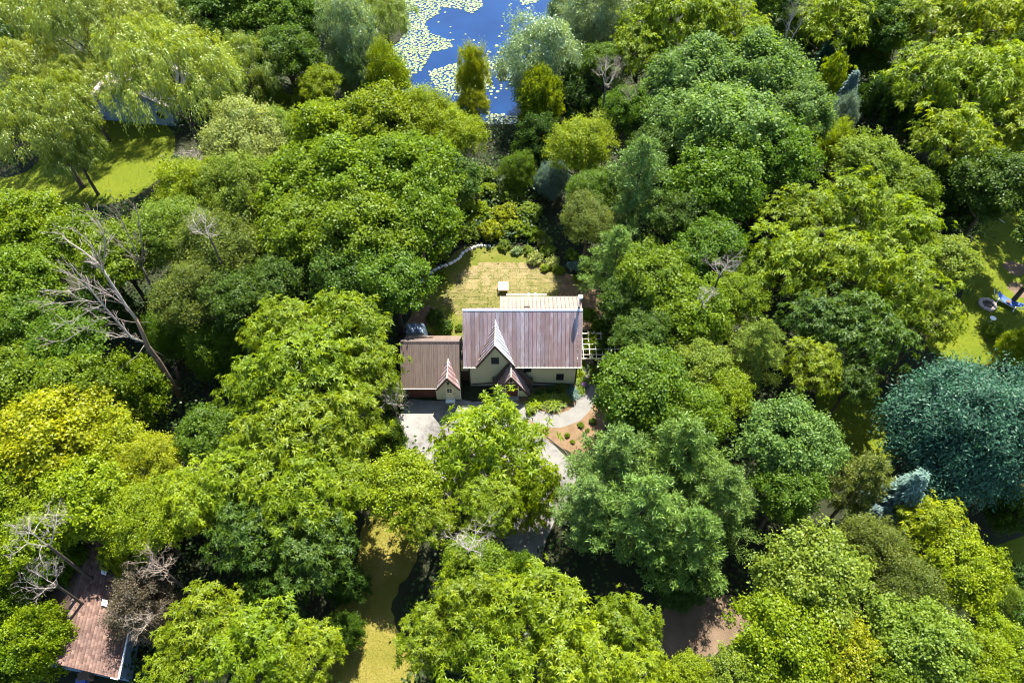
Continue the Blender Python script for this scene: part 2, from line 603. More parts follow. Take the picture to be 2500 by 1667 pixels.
DXC, DAZ, DHW, DEZ = -1.77, 7.76, 2.02, 4.20          # dormer centre, apex height, half width, eave height
DT = (DAZ - DEZ) / DHW
DYF = 44.12                                           # dormer roof front edge


def wallz(x):
    return EZ + (WY - EY) * TP - 0.08


m = MB()
# front wall with the dormer's gable rising out of it
m.prism([(X0 + 0.62, WY, 0), (X1 - 0.5, WY, 0), (X1 - 0.5, WY, wallz(0)), (DXC + DHW - 0.05, WY, wallz(0)), (DXC, WY, DAZ - 0.16), (DXC - DHW + 0.05, WY, wallz(0)), (X0 + 0.62, WY, wallz(0))], (0, 0.2, 0))
front = H(m, 'wall', M_SIDING)
m = MB()
for x in (X0 + 0.62, X1 - 0.7):                       # gable ends
    m.prism([(x, WY + 0.21, 0), (x, BW, 0), (x, BW, EZ + 0.3), (x, RY, RZ - 0.25), (x, WY + 0.21, wallz(0) - 0.05)], (0.2, 0, 0))
m.box(X0 + 0.83, X1 - 0.71, BW - 0.2, BW, 0, EZ + 0.3)
H(m, 'wall', M_SIDING)
# battens on the front wall, too narrow to tell apart
m = MB()
x = X0 + 0.75
while x < X1 - 0.6:
    top = wallz(0)
    dx = abs(x - DXC)
    if dx < DHW - 0.25: top = max(top, DAZ - 0.3 - dx * DT)
    m.box(x - 0.02, x + 0.02, WY - 0.025, WY, 0.45, top - 0.05)
    x += 0.2
tag(H(m, 'batten', M_SIDING), kind='stuff')
m = MB()
m.box(X0 + 0.6, X1 - 0.48, WY - 0.06, WY - 0.003, 0, 0.40)
H(m, 'foundation', M_FOUND)
H(MB().bar((X0 + 0.6, WY - 0.07, 0.30), (-2.2, WY - 0.07, 0.62), 0.06, 0.13), 'base_trim', M_BROWN)
H(MB().bar((2.3, WY - 0.07, 0.66), (X1 - 0.5, WY - 0.07, 0.30), 0.06, 0.13), 'base_trim', M_BROWN)
for x in (X0 + 0.60, X1 - 0.48):
    H(MB().box(x - 0.05, x + 0.05, WY - 0.05, WY - 0.004, 0.41, wallz(0)), 'corner_board', M_BROWN)

roof = empty('roof', (0, 0, 0))
roof.parent = house
roof.location = (-1.1, -48.3, 0)                      # the roof's pieces are then in world coordinates
nrm = Vector((0, -(RZ - EZ), RY - EY)).normalized()


def fz(y): return EZ + (y - EY) * TP


def val_y(x):
    """y where the main slope dives under the dormer roof at offset x"""
    zd = DAZ - abs(x - DXC) * DT - 0.06
    return EY + (zd - EZ) / TP


def panel(poly, n, rib0, rib1, name='roof_panel', mat=M_ROOF, th=0.04, shade=None):
    m = MB()
    m.prism([Vector(p) - n * th for p in poly], n * th)
    if rib0 is not None:
        m.bar(Vector(rib0) + n * 0.025, Vector(rib1) + n * 0.025, 0.045, 0.05)
    o = m.build(name, mat, roof)
    k = shade if shade else random.uniform(0.8, 1.2)
    o.color = (k, k * random.uniform(0.97, 1.03), k * random.uniform(0.96, 1.05), 1)
    return o


NP = 29
pw = (X1 - X0) / NP
for i in range(NP):
    a, b = X0 + i * pw, X0 + (i + 1) * pw - 0.03
    ya = val_y(a) if abs(a - DXC) < DHW - 0.05 else EY
    yb = val_y(b) if abs(b - DXC) < DHW - 0.05 else EY
    ya, yb = max(EY, ya), max(EY, yb)
    yr = RY - 0.03
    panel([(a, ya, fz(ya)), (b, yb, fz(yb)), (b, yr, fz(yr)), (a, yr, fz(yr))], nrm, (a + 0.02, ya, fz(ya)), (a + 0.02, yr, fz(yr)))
# back slope (left part) and shed dormer (right part)
nb = Vector((0, RZ - EZ, RY - EY)).normalized()
BYE = 52.6
SX = -1.15
for i in range(NP):
    a, b = X0 + i * pw, X0 + (i + 1) * pw - 0.03
    if b < SX + 0.2:
        z1 = RZ - (BYE - RY) * TP
        panel([(a, RY + 0.03, RZ - 0.03 * TP), (a, BYE, z1), (b, BYE, z1), (b, RY + 0.03, RZ - 0.03 * TP)], nb, (a + 0.02, RY + 0.1, RZ - 0.1 * TP), (a + 0.02, BYE, z1))
    else:
        ns = Vector((0, 0.34, 1)).normalized()
        ys, zs, ye = RY + 0.25, RZ + 0.02, 51.0
        ze = zs - (ye - ys) * 0.34
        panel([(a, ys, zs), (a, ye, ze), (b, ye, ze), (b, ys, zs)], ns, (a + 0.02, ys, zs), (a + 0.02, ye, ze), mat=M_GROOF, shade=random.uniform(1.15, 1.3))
m = MB()
m.box(SX, X1 - 0.71, 50.55, 50.75, EZ, 7.5)
m.prism([(SX, RY + 0.4, 6.5), (SX, 50.55, 5.2), (SX, 50.55, 7.6), (SX, RY + 0.4, 8.35)], (0.2, 0, 0))
m.prism([(X1 - 0.9, RY + 0.4, 6.5), (X1 - 0.9, 50.55, 5.2), (X1 - 0.9, 50.55, 7.6), (X1 - 0.9, RY + 0.4, 8.35)], (0.19, 0, 0))
H(m, 'dormer_wall', M_SIDING)
# ridge cap, a pale folded sheet
m = MB()
m.prism([(X0 - 0.02, RY - 0.08, RZ - 0.04), (X0 - 0.02, RY + 0.02, RZ + 0.07), (X0 - 0.02, RY + 0.16, RZ + 0.06), (X0 - 0.02, RY + 0.16, RZ - 0.10)], (X1 - X0 + 0.04, 0, 0))
o = m.build('ridge_cap', plain('pale_flashing', (0.52, 0.56, 0.60), 0.4, 0.5), roof)
MB().box(X0, DXC - DHW - 0.02, EY - 0.09, EY - 0.01, EZ - 0.10, EZ - 0.01).build('gutter', M_CREAM, roof)
MB().box(DXC + DHW + 0.02, X1, EY - 0.09, EY - 0.01, EZ - 0.10, EZ - 0.01).build('gutter', M_CREAM, roof)
for xa, xb in ((X0, DXC - DHW + 0.1), (DXC + DHW - 0.1, X1)):
    MB().prism([(xa, EY + 0.02, EZ - 0.14), (xa, WY - 0.01, EZ + 0.02), (xb, WY - 0.01, EZ + 0.02), (xb, EY + 0.02, EZ - 0.14)], (0, 0, 0.06)).build('soffit', M_BROWN, roof)
for x in (X0 - 0.01, X1 - 0.03):
    m = MB()
    m.prism([(x, EY, EZ - 0.05), (x, RY, RZ - 0.05), (x, BYE - 0.1, EZ + 0.0), (x, BYE - 0.1, EZ - 0.22), (x, RY, RZ - 0.28), (x, EY, EZ - 0.22)], (0.04, 0, 0))
    m.build('barge_board', M_CREAM, roof)
for vx in (-2.35, 1.6):                               # low ridge vents
    MB().box(vx - 0.32, vx + 0.32, RY + 0.42, RY + 0.62, RZ - (0.55 if vx < 0 else 0.06), RZ - (0.3 if vx < 0 else -0.08)).build('roof_vent', M_BROWN, roof)

# the big front dormer: stripes run down each side of its ridge
cosd = 1 / math.sqrt(1 + DT * DT)
RBACK = EY + (DAZ - EZ) / TP
nd = 9
for side in (-1, 1):
    n = Vector((side * DT, 0, 1)).normalized()
    for i in range(nd):
        y0 = DYF + (RBACK - DYF) * i / nd
        y1 = DYF + (RBACK - DYF) * (i + 1) / nd - 0.012

        def send(y): return min(DHW + 0.12, max(0.0, (DAZ - fz(y)) / DT + 0.02)) if y > EY + 0.12 else DHW + 0.12
        p = []
        for y, s_ in ((y0, 0), (y0, send(y0)), (y1, send(y1)), (y1, 0)):
            p.append((DXC + side * s_, y, DAZ - s_ * DT))
        panel([Vector(q) + Vector((0, 0, 0.03)) for q in p], n, Vector(p[0]) + Vector((0, 0.03, 0.03)), Vector(p[1]) + Vector((0, 0.03, 0.03)), mat=M_SHEENROOF if side > 0 else M_ROOF)
m = MB()
m.tube([(DXC, DYF - 0.02, DAZ + 0.05), (DXC, RBACK, DAZ + 0.05)], 0.045, 6)
m.build('dormer_ridge', M_CREAM, roof)
for side in (-1, 1):
    m = MB()
    a = Vector((DXC, DYF - 0.04, DAZ - 0.10))
    b = Vector((DXC + side * (DHW + 0.12), DYF - 0.04, DAZ - (DHW + 0.12) * DT - 0.10))
    m.bar(a, b, 0.06, 0.22)
    m.build('barge_board', M_BROWN, roof)
m = MB()
m.bar((DXC - 1.55, DYF + 0.5, DAZ - 1.5 * DT + 0.1), (DXC - 1.62, DYF + 0.5, DAZ - 1.5 * DT + 0.45), 0.1, 0.12)
m.build('snow_guard', M_BLACK, roof)
m = MB()
m.bar((DXC + 1.35, DYF + 0.7, DAZ - 1.3 * DT + 0.1), (DXC + 1.38, DYF + 0.7, DAZ - 1.3 * DT + 0.35), 0.08, 0.1)
m.build('snow_guard', M_BLACK, roof)
# chimney pipe
m = MB()
m.tube([(7.2, 48.75, 8.2), (7.2, 48.75, 10.05)], 0.13, 10)
ch = m.build('chimney', M_STEEL, roof)
MB().tube([(7.2, 48.75, 10.05), (7.2, 48.75, 10.1), (7.2, 48.75, 10.3)], [0.16, 0.28, 0.26], 12).build('chimney_cap', M_WHITE, house).location = -house.location


def window(x0, x1, z0, z1, y, parent=house, bars=False, trim=M_BROWN):
    m = MB()
    f = 0.06
    m.box(x0 - f, x1 + f, y - 0.06, y - 0.004, z1, z1 + f)
    m.box(x0 - f, x1 + f, y - 0.06, y - 0.004, z0 - f, z0)
    m.box(x0 - f, x0, y - 0.06, y - 0.004, z0, z1)
    m.box(x1, x1 + f, y - 0.06, y - 0.004, z0, z1)
    if bars:
        m.box((x0 + x1) / 2 - 0.02, (x0 + x1) / 2 + 0.02, y - 0.05, y - 0.015, z0, z1)
        m.box(x0, x1, y - 0.048, y - 0.017, (z0 + z1) / 2 - 0.02, (z0 + z1) / 2 + 0.02)
    wn = H(m, 'window', trim, parent)
    p = MB().box(x0, x1, y - 0.03, y - 0.012, z0, z1)
    H(p, 'pane', M_GLASS, wn)
    return wn


window(-2.18, -1.46, 4.2, 5.2, WY)
window(4.95, 5.68, 1.15, 2.2, WY)
window(1.34, 2.06, 2.7, 3.42, WY)
m = MB()
m.tube([(X0 + 0.45, EY + 0.05, EZ - 0.1), (X0 + 0.56, WY - 0.1, EZ - 0.5), (X0 + 0.56, WY - 0.1, 0.1)], 0.045, 6)
H(m, 'downspout', M_BROWN)
m = MB()
m.tube([(X1 - 0.3, EY + 0.05, EZ - 0.1), (X1 - 0.42, WY - 0.1, EZ - 0.5), (X1 - 0.42, WY - 0.1, 0.1)], 0.045, 6)
H(m, 'downspout', M_BROWN)

# dark steep skirt that leans out behind the entry
def lean_y(z): return 43.50 + (z - 0.7) * 0.27


sk = [(-0.1, 4.75), (-2.15, 1.75), (-2.15, 0.35), (2.28, 0.35), (2.28, 1.75)]
m = MB()
m.prism([(x, lean_y(z), z) for x, z in sk], (0, 0.12, -0.03))
o = m.build('entry_skirt_roof', M_DROOF, roof)
for sx, xx in ((-1, -2.15), (1, 2.28)):
    m = MB()
    m.prism([(xx, lean_y(1.75) + 0.02, 1.75), (xx, lean_y(0.35) + 0.02, 0.35), (xx, WY, 0.35), (xx, WY, 1.75)], (-sx * 0.08, 0, 0))
    m.build('entry_skirt_side', M_DROOF, roof)

# entry porch
EXC, EAZ, EYF = -0.1, 4.30, 42.62
ET = 1.72
for side, hw in ((-1, 1.62), (1, 2.05)):
    n = Vector((side * ET, 0, 1)).normalized()
    k = 5
    for i in range(k):
        y0f, y1f = EYF + 1.95 * i / k, EYF + 1.95 * (i + 1) / k - 0.012

        def se(y):
            # meet the leaning skirt: y = 43.5+(z-.7)*.27 with z = EAZ - s*ET
            s_ = (43.5 + (EAZ - 0.7) * 0.27 - y) / (0.27 * ET)
            return max(0.0, min(hw, s_ + 0.05))
        p = [(EXC + side * s_, y, EAZ - s_ * ET) for y, s_ in ((y0f, 0), (y0f, se(y0f)), (y1f, se(y1f)), (y1f, 0))]
        if se(y0f) > 0.05:
            panel([Vector(q) for q in p], n, Vector(p[0]) + Vector((0, 0.03, 0)), Vector(p[1]) + Vector((0, 0.03, 0)))
m = MB()
m.tube([(EXC, EYF - 0.02, EAZ + 0.02), (EXC, 44.45, EAZ + 0.02)], 0.04, 6)
m.build('entry_ridge', M_CREAM, roof)
for side, hw in ((-1, 1.62), (1, 2.05)):
    m = MB()
    m.bar((EXC, EYF - 0.04, EAZ - 0.12), (EXC + side * hw, EYF - 0.04, EAZ - hw * ET - 0.12), 0.06, 0.24)
    m.build('barge_board', M_BROWN, roof)
PY = 42.95
m = MB()
m.prism([(-1.45, PY, 0.05), (1.75, PY, 0.05), (1.75, PY, 1.0), (EXC, PY, EAZ - 0.25), (-1.45, PY, 1.7)], (0, 0.15, 0))
m.box(-1.45, -1.3, PY + 0.16, 43.6, 0.05, 1.6)
m.box(1.6, 1.75, PY + 0.16, 43.6, 0.05, 0.95)
H(m, 'porch_wall', M_SIDING)
m = MB()
m.box(-0.62, 0.62, PY - 0.05, PY - 0.004, 0.25, 2.62)
pd = H(m, 'door', M_BDOOR)
H(MB().box(0.44, 0.5, PY - 0.10, PY - 0.052, 1.2, 1.32), 'handle', M_STEEL, pd)
H(MB().box(-0.35, 0.35, PY - 0.06, PY - 0.052, 1.7, 2.3), 'pane', M_GLASS, pd)
for x in (-0.70, 0.70):
    H(MB().box(x - 0.05, x + 0.05, PY - 0.07, PY - 0.004, 0.25, 2.7), 'door_post', M_CREAM)
window(-1.28, -0.78, 1.5, 2.2, PY)
window(0.80, 1.22, 1.35, 1.95, PY)
m = MB()
m.tube([(EXC, PY - 0.12, 2.95), (EXC, PY - 0.12, 3.05), (EXC, PY - 0.12, 3.3), (EXC, PY - 0.12, 3.42)], [0.05, 0.13, 0.11, 0.02], 8)
m.bar((EXC, PY, 3.35), (EXC, PY - 0.14, 3.42), 0.03, 0.03)
H(m, 'wall_lantern', M_BLACK)
m = MB()
m.box(-0.75, 0.75, PY - 0.55, PY - 0.06, 0.0, 0.2)
H(m, 'doorstep', M_FOUND)
# link building beside the garage
m = MB()
m.box(-5.62, X0 + 0.61, 45.3, 47.5, 0, 3.3)
m.box(-5.62, X0 + 0.61, 45.16, 45.29, 1.9, 3.9)
H(m, 'link_wall', M_SIDING)
H(MB().box(-5.60, X0 + 0.60, 45.10, 45.155, 0.1, 1.85), 'link_door', M_BROWN)
H(MB().box(-5.62, X0 + 0.61, 45.16, 47.6, 3.905, 4.0), 'link_roof', M_DROOF)
H(MB().box(-5.50, -5.15, 45.8, 46.1, 4.0, 4.35), 'vent_box', M_CREAM)

# ------------------------------------------------------------------ the garage
gar = empty('garage', (-8.7, 45, 0), 'low garage with tan metal roof and small gabled side door left of the house', 'garage')
GX0, GX1, GEY, GEZ, GRY, GRZ = -12.0, -5.66, 42.36, 2.55, 46.0, 6.05
GT = (GRZ - GEZ) / (GRY - GEY)
groof = empty('roof', (0, 0, 0))
groof.parent = gar
groof.location = (8.7, -45, 0)
gn = Vector((0, -GT, 1)).normalized()
gb = Vector((0, GT, 1)).normalized()
GNP = 16
gpw = (GX1 - GX0) / GNP
GXC, GAZ, GHW = -6.87, 4.78, 1.25
GDT = (GAZ - 2.72) / GHW
for i in range(GNP):
    a, b = GX0 + i * gpw, GX0 + (i + 1) * gpw - 0.008

    def vy(x):
        if abs(x - GXC) > GHW - 0.03: return GEY
        return max(GEY, GEY + (GAZ - abs(x - GXC) * GDT - 0.05 - GEZ) / GT)

    def gz(y): return GEZ + (y - GEY) * GT
    ya, yb = vy(a), vy(b)
    for nn, poly, r0, r1 in ((gn, [(a, ya, gz(ya)), (b, yb, gz(yb)), (b, GRY, GRZ), (a, GRY, GRZ)], (a + 0.02, ya, gz(ya)), (a + 0.02, GRY, GRZ)),
                             (gb, [(a, GRY + 0.01, GRZ), (a, GRY + 3.6, GRZ - 3.6 * GT), (b, GRY + 3.6, GRZ - 3.6 * GT), (b, GRY + 0.01, GRZ)], (a + 0.02, GRY + 0.01, GRZ), (a + 0.02, GRY + 3.6, GRZ - 3.6 * GT))):
        m = MB()
        m.prism([Vector(q) - nn * 0.035 for q in poly], nn * 0.035)
        m.bar(Vector(r0) + nn * 0.02, Vector(r1) + nn * 0.02, 0.03, 0.035)
        if nn is gn and len(poly) == 4 and ya == GEY and yb == GEY:
            c_ = (a + b) / 2 + 0.01
            m.bar(Vector((c_, GEY, GEZ)) + nn * 0.015, Vector((c_, GRY, GRZ)) + nn * 0.015, 0.03, 0.03)
        o = m.build('roof_panel', M_GROOF, groof)
        k = random.uniform(0.93, 1.07)
        o.color = (k, k, k, 1)
m = MB()
m.prism([(GX0, GRY - 0.14, GRZ - 0.10), (GX0, GRY, GRZ + 0.05), (GX0, GRY + 0.25, GRZ + 0.04), (GX0, GRY + 0.25, GRZ - 0.12)], (GX1 - GX0, 0, 0))
m.build('ridge_cap', M_BROWN, groof)
nd2 = 5
GRB = GEY + (GAZ - GEZ) / GT
for side in (-1, 1):
    n = Vector((side * GDT, 0, 1)).normalized()
    GF = 42.12
    for i in range(nd2):
        y0, y1 = GF + (GRB - GF) * i / nd2, GF + (GRB - GF) * (i + 1) / nd2 - 0.012

        def sg(y): return GHW + 0.05 if y < GEY + 0.1 else max(0, min(GHW + 0.05, (GAZ - gz(y)) / GDT + 0.02))
        p = [(GXC + side * s_, y, GAZ - s_ * GDT + 0.03) for y, s_ in ((y0, 0), (y0, sg(y0)), (y1, sg(y1)), (y1, 0))]
        m = MB()
        m.prism([Vector(q) - n * 0.035 for q in p], n * 0.035)
        m.bar(Vector(p[0]) + n * 0.02 + Vector((0, 0.02, 0)), Vector(p[1]) + n * 0.02 + Vector((0, 0.02, 0)), 0.04, 0.05)
        o = m.build('roof_panel', M_ROOF, groof)
        k = random.uniform(0.95, 1.2)
        o.color = (k, k, k, 1)
m = MB()
m.tube([(GXC, GF - 0.02, GAZ + 0.04), (GXC, GRB, GAZ + 0.04)], 0.035, 6)
m.build('gable_ridge', M_CREAM, groof)
for side in (-1, 1):
    m = MB()
    m.bar((GXC, GF - 0.04, GAZ - 0.08), (GXC + side * (GHW + 0.05), GF - 0.04, GAZ - (GHW + 0.05) * GDT - 0.08), 0.06, 0.2)
    m.build('barge_board', M_BROWN, groof)
MB().box(GX0, GXC - GHW - 0.02, GEY - 0.08, GEY - 0.01, GEZ - 0.09, GEZ).build('gutter', M_CREAM, groof)


def G(mb, name, mat, parent=gar):
    o = mb.build(name, mat, parent)
    o.location = -parent.location if parent is gar else (0, 0, 0)
    return o


GWY = 42.6
m = MB()
m.prism([(-8.35, GWY, 0), (-5.75, GWY, 0), (-5.75, GWY, 2.75), (GXC, GWY, GAZ - 0.2), (-8.0, GWY, 2.75), (-8.35, GWY, 2.6)], (0, 0.15, 0))
G(m, 'wall', M_SIDING)
m = MB()
m.box(-5.95, -5.75, GWY + 0.16, 49.4, 0, 2.7)
m.prism([(-5.95, 42.9, 2.7), (-5.95, 49.2, 2.7), (-5.95, GRY, GRZ - 0.2)], (0.2, 0, 0))
m.box(-11.9, -11.7, GWY + 0.2, 49.4, 0, 2.6)
m.box(-11.69, -5.96, 49.2, 49.4, 0, 2.6)
m.box(-11.69, -8.36, GWY + 0.2, GWY + 0.35, 2.25, 2.7)
G(m, 'wall', M_SIDING)
m = MB()
for k in range(4):
    m.box(-11.3, -8.42, GWY + 0.26, GWY + 0.32, 0.03 + k * 0.56, 0.03 + k * 0.56 + 0.545)
G(m, 'garage_door', M_BDOOR)
G(MB().box(-11.69, -11.32, GWY + 0.2, GWY + 0.35, 0, 2.24), 'door_jamb', M_BROWN)
m = MB()
x = -8.25
while x < -5.8:
    m.box(x - 0.018, x + 0.018, GWY - 0.02, GWY, 0.05, min(2.7, 4.5) if abs(x - GXC) > 1.0 else GAZ - 0.35 - abs(x - GXC) * GDT)
    x += 0.2
tag(G(m, 'batten', M_SIDING), kind='stuff')
gd = G(MB().box(-7.27, -6.38, GWY - 0.055, GWY - 0.022, 0.22, 2.38), 'door', M_CREAM)
G(MB().box(-7.07, -6.58, GWY - 0.065, GWY - 0.057, 1.5, 2.15), 'pane', M_GLASS, gd)
m = MB()
m.box(-6.845, -6.805, GWY - 0.075, GWY - 0.067, 1.5, 2.15)
m.box(-7.07, -6.58, GWY - 0.074, GWY - 0.068, 1.8, 1.84)
G(m, 'glazing_bar', M_CREAM, gd)
G(MB().box(-6.48, -6.43, GWY - 0.12, GWY - 0.057, 1.1, 1.4), 'handle', M_BLACK, gd)
G(MB().box(-7.35, -6.3, GWY - 0.5, GWY - 0.03, 0, 0.17), 'doorstep', M_WHITE)
m = MB()
m.tube([(GXC, GWY - 0.12, 3.05), (GXC, GWY - 0.12, 3.15), (GXC, GWY - 0.12, 3.4), (GXC, GWY - 0.12, 3.5)], [0.05, 0.12, 0.1, 0.02], 8)
m.bar((GXC, GWY, 3.42), (GXC, GWY - 0.13, 3.5), 0.03, 0.03)
G(m, 'wall_lantern', M_BLACK)
m = MB()
m.tube([(-5.66, 42.2, 2.7), (-5.66, GWY - 0.06, 2.2), (-5.66, GWY - 0.06, 0.1)], 0.045, 6)
G(m, 'downspout', M_WHITE)

# tarp over a pile behind the garage
tb = bmesh.new()
bmesh.ops.create_grid(tb, x_segments=24, y_segments=18, size=1)
for v in tb.verts:
    x, y = v.co.x, v.co.y
    e_ = max(abs(x), abs(y))
    hgt = 2.75 * (1 if e_ < 0.8 else max(0.0, (1 - e_) / 0.2)) + 0.12 * math.sin(x * 9 + y * 4) + random.uniform(-0.08, 0.08)
    v.co = (x * 1.3, y * 0.85, max(0.02, hgt))
me = bpy.data.meshes.new('tarp')
tb.to_mesh(me)
tb.free()
me.materials.append(M_TARP)
tag(link('tarp_covered_pile', me, None, (-11.15, 50.6, 0)), 'crinkled blue grey tarp over a tall pile behind the garage', 'tarp')

# ------------------------------------------------------------------ back garden things
t = empty('low_table', (-1.1, 59.0, 0), 'low square pale wooden table alone on the sod', 'table')
for k in range(5):
    MB().box(-0.63, 0.63, -0.68 + k * 0.275, -0.68 + k * 0.275 + 0.262, 0.66, 0.72).build('plank', M_CREAM, t)
for sx in (-1, 1):
    for sy in (-1, 1):
        MB().box(sx * 0.55 - 0.05, sx * 0.55 + 0.05, sy * 0.58 - 0.05, sy * 0.58 + 0.05, 0, 0.655).build('leg', M_WOOD, t)
m = MB()
m.box(-0.6, 0.6, -0.64, -0.60, 0.5, 0.655)
m.box(-0.6, 0.6, 0.60, 0.64, 0.5, 0.655)
m.build('apron', M_WOOD, t)

rp = at(1236, 720, 1.0)
rq = at(1334, 720, 1.0)
t = empty('wooden_railing', (rp[0], rp[1], 0), 'pale timber railing behind the shed dormer of the house', 'railing')
RLN = rq[0] - rp[0]
MB().box(0, RLN, -0.08, 0.08, 0.95, 1.07).build('top_rail', M_CREAM, t)
for k in range(2):
    x = k * (RLN - 0.1)
    MB().box(x, x + 0.1, -0.05, 0.05, 0, 0.945).build('post', M_CREAM, t)
for k in range(2):
    c = at(1290 + k * 17, 730, 0.45)
    t = empty('garden_chair', (c[0], c[1], 0), ('white garden chair by the railing, nearer the middle of the lawn', 'white garden chair by the railing, nearer the chimney pipe')[k], 'chair', 'garden chairs at the railing', rz=0.3 - k * 0.6)
    MB().box(-0.28, 0.28, -0.28, 0.28, 0.4, 0.45).build('seat', M_WHITE, t)
    MB().prism([(-0.28, 0.26, 0.46), (0.28, 0.26, 0.46), (0.28, 0.42, 1.0), (-0.28, 0.42, 1.0)], (0, 0.04, 0)).build('backrest', M_WHITE, t)
    for sx in (-1, 1):
        for sy in (-1, 1):
            MB().box(sx * 0.24 - 0.025, sx * 0.24 + 0.025, sy * 0.23 - 0.025, sy * 0.23 + 0.025, 0, 0.395).build('leg', M_WHITE, t)

# stone border round the back lawn: separate rough stones
sb_px = [(1026, 692), (1036, 680), (1046, 672), (1056, 664), (1066, 658), (1082, 651), (1094, 648), (1106, 641), (1115, 637), (1122, 632), (1127, 624), (1134, 616), (1143, 611), (1154, 606), (1164, 603), (1172, 601), (1180, 601), (1190, 602), (1198, 604)]
sp = poly_world(sb_px)
border = empty('stone_border', (sp[9][0], sp[9][1], 0), 'row of pale rough stones curving round the back lawn', 'stone border')


def rock(sx, sy, sz, seed, mat, sub=1):
    r = random.Random(seed)
    b = bmesh.new()
    bmesh.ops.create_icosphere(b, subdivisions=sub, radius=1)
    for v in b.verts:
        k = r.uniform(0.8, 1.12)
        c = v.co
        v.co = (max(-0.8, min(0.8, c.x * k)) * sx, max(-0.8, min(0.8, c.y * k)) * sy, max(-0.75, min(0.75, c.z * k)) * sz)
    me = bpy.data.meshes.new('stone')
    b.to_mesh(me)
    b.free()
    me.materials.append(mat)
    return me


for i in range(len(sp) - 1):
    a, b = sp[i], sp[i + 1]
    n_ = max(1, int(round(np.linalg.norm(b - a) / 0.62)))
    for j in range(n_):
        p = a + (b - a) * ((j + 0.5) / n_)
        ln = np.linalg.norm(b - a) / n_ * 0.62
        o = link('stone', rock(ln, 0.26, 0.24, i * 9 + j, M_STONE), border, (p[0] - sp[9][0] + random.uniform(-.05, .05), p[1] - sp[9][1] + random.uniform(-.05, .05), 0.14))
        o.rotation_euler = (0, 0, math.atan2(b[1] - a[1], b[0] - a[0]) + random.uniform(-0.2, 0.2))

# pergola on the right of the house
pg = empty('pergola', (7.9, 48.5, 0), 'pale slatted pergola against the right side of the house', 'pergola')


def Pg(mb, name, mat=M_CREAM):
    o = mb.build(name, mat, pg)
    o.location = -pg.location


px0, px1, py0, py1 = 7.1, 12.3, 46.4, 50.2
for x in (7.3, 9.7, 12.1):
    for y in (py0 + 0.1, py1 - 0.1):
        Pg(MB().box(x - 0.06, x + 0.06, y - 0.06, y + 0.06, 0, 2.3), 'post')
for y in (py0 + 0.1, py1 - 0.1):
    Pg(MB().box(px0, px1, y - 0.04, y + 0.04, 2.305, 2.44), 'beam')
k = 0
x = px0 + 0.2
while x < px1:
    Pg(MB().box(x - 0.03, x + 0.03, py0 - 0.1, py1 + 0.1, 2.445, 2.55), 'rafter')
    x += 0.72
y = py0 + 0.5
while y < py1:
    Pg(MB().box(px0, px1, y - 0.025, y + 0.025, 2.555, 2.61), 'batten')
    y += 0.75
c = at(1487, 868, 0.7)
t = empty('round_patio_table', (c[0], c[1], 0), 'small round pale table in the shade beside the pergola', 'table')
MB().tube([(0, 0, 0.68), (0, 0, 0.72)], 0.5, 16).build('tabletop', M_WHITE, t)
MB().tube([(0, 0, 0.0), (0, 0, 0.68)], 0.05, 8).build('pedestal', M_WHITE, t)
MB().tube([(0, 0, 0.0), (0, 0, 0.03)], 0.28, 10).build('foot', M_WHITE, t)

# ------------------------------------------------------------------ shingled house at bottom left
Rt = lambda u, v, z: Vector(at(u, v, z))
E1, E2 = Rt(345, 1385, 3.4), Rt(287, 1656, 3.4)        # the guttered eave
ev = (E2 - E1).normalized()
pv = Vector((-ev.y, ev.x, 0))
if pv.x > 0: pv = -pv                                  # points away from the eave, up the slope
E1 = E1 - ev * 5.0
LEN = (E2 - E1).length
brown = empty('bungalow', (E2.x, E2.y, 0), 'bungalow with a brown shingled roof and white gutter at the lower left', 'house')


def Bg(mb, name, mat, parent=brown):
    o = mb.build(name, mat, parent)
    o.location = -brown.location if parent is brown else (0, 0, 0)
    return o


pv = Vector((pv.x * math.cos(0.28) + pv.y * math.sin(0.28), pv.y * math.cos(0.28) - pv.x * math.sin(0.28), 0))
RUN, RISE = 4.6, 1.75
up = (pv * RUN + Vector((0, 0, RISE)))
ul = up.length
un = up.normalized()
bn = ev.cross(un)
if bn.z < 0: bn = -bn
m = MB()
m.prism([E1, E2, E2 + up, E1 + up], -bn * 0.12)
top1, top2 = E1 + up, E2 + up
dn = pv * RUN - Vector((0, 0, RISE))
m.prism([top1, top2, top2 + dn, top1 + dn], Vector((0, 0, -0.12)))
broof = Bg(m, 'roof', M_BROWN)
# courses of separate shingle tabs on the near slope, joined into one part
sv, sf = [], []
course, tabw = 0.26, 0.34
nc = int(ul / course)
cols_ = int(LEN / tabw)
tv = []
for c in range(nc):
    for k in range(cols_ + 1):
        s0 = (k + (0.5 if c % 2 else 0) + random.uniform(-.06, .06)) * tabw
        s1 = min(LEN, s0 + tabw - 0.02)
        if s1 <= s0: continue
        lo = E1 + un * (c * course)
        a = [lo + ev * s0 + bn * 0.025, lo + ev * s1 + bn * 0.025, lo + ev * s1 + un * (course + 0.02) + bn * 0.004, lo + ev * s0 + un * (course + 0.02) + bn * 0.004,
             lo + ev * s0, lo + ev * s1]
        q = len(sv)
        sv += [tuple(p) for p in a]
        sf += [(q, q + 1, q + 2, q + 3), (q + 4, q + 5, q + 1, q)]
        tv += [random.random()] * 6


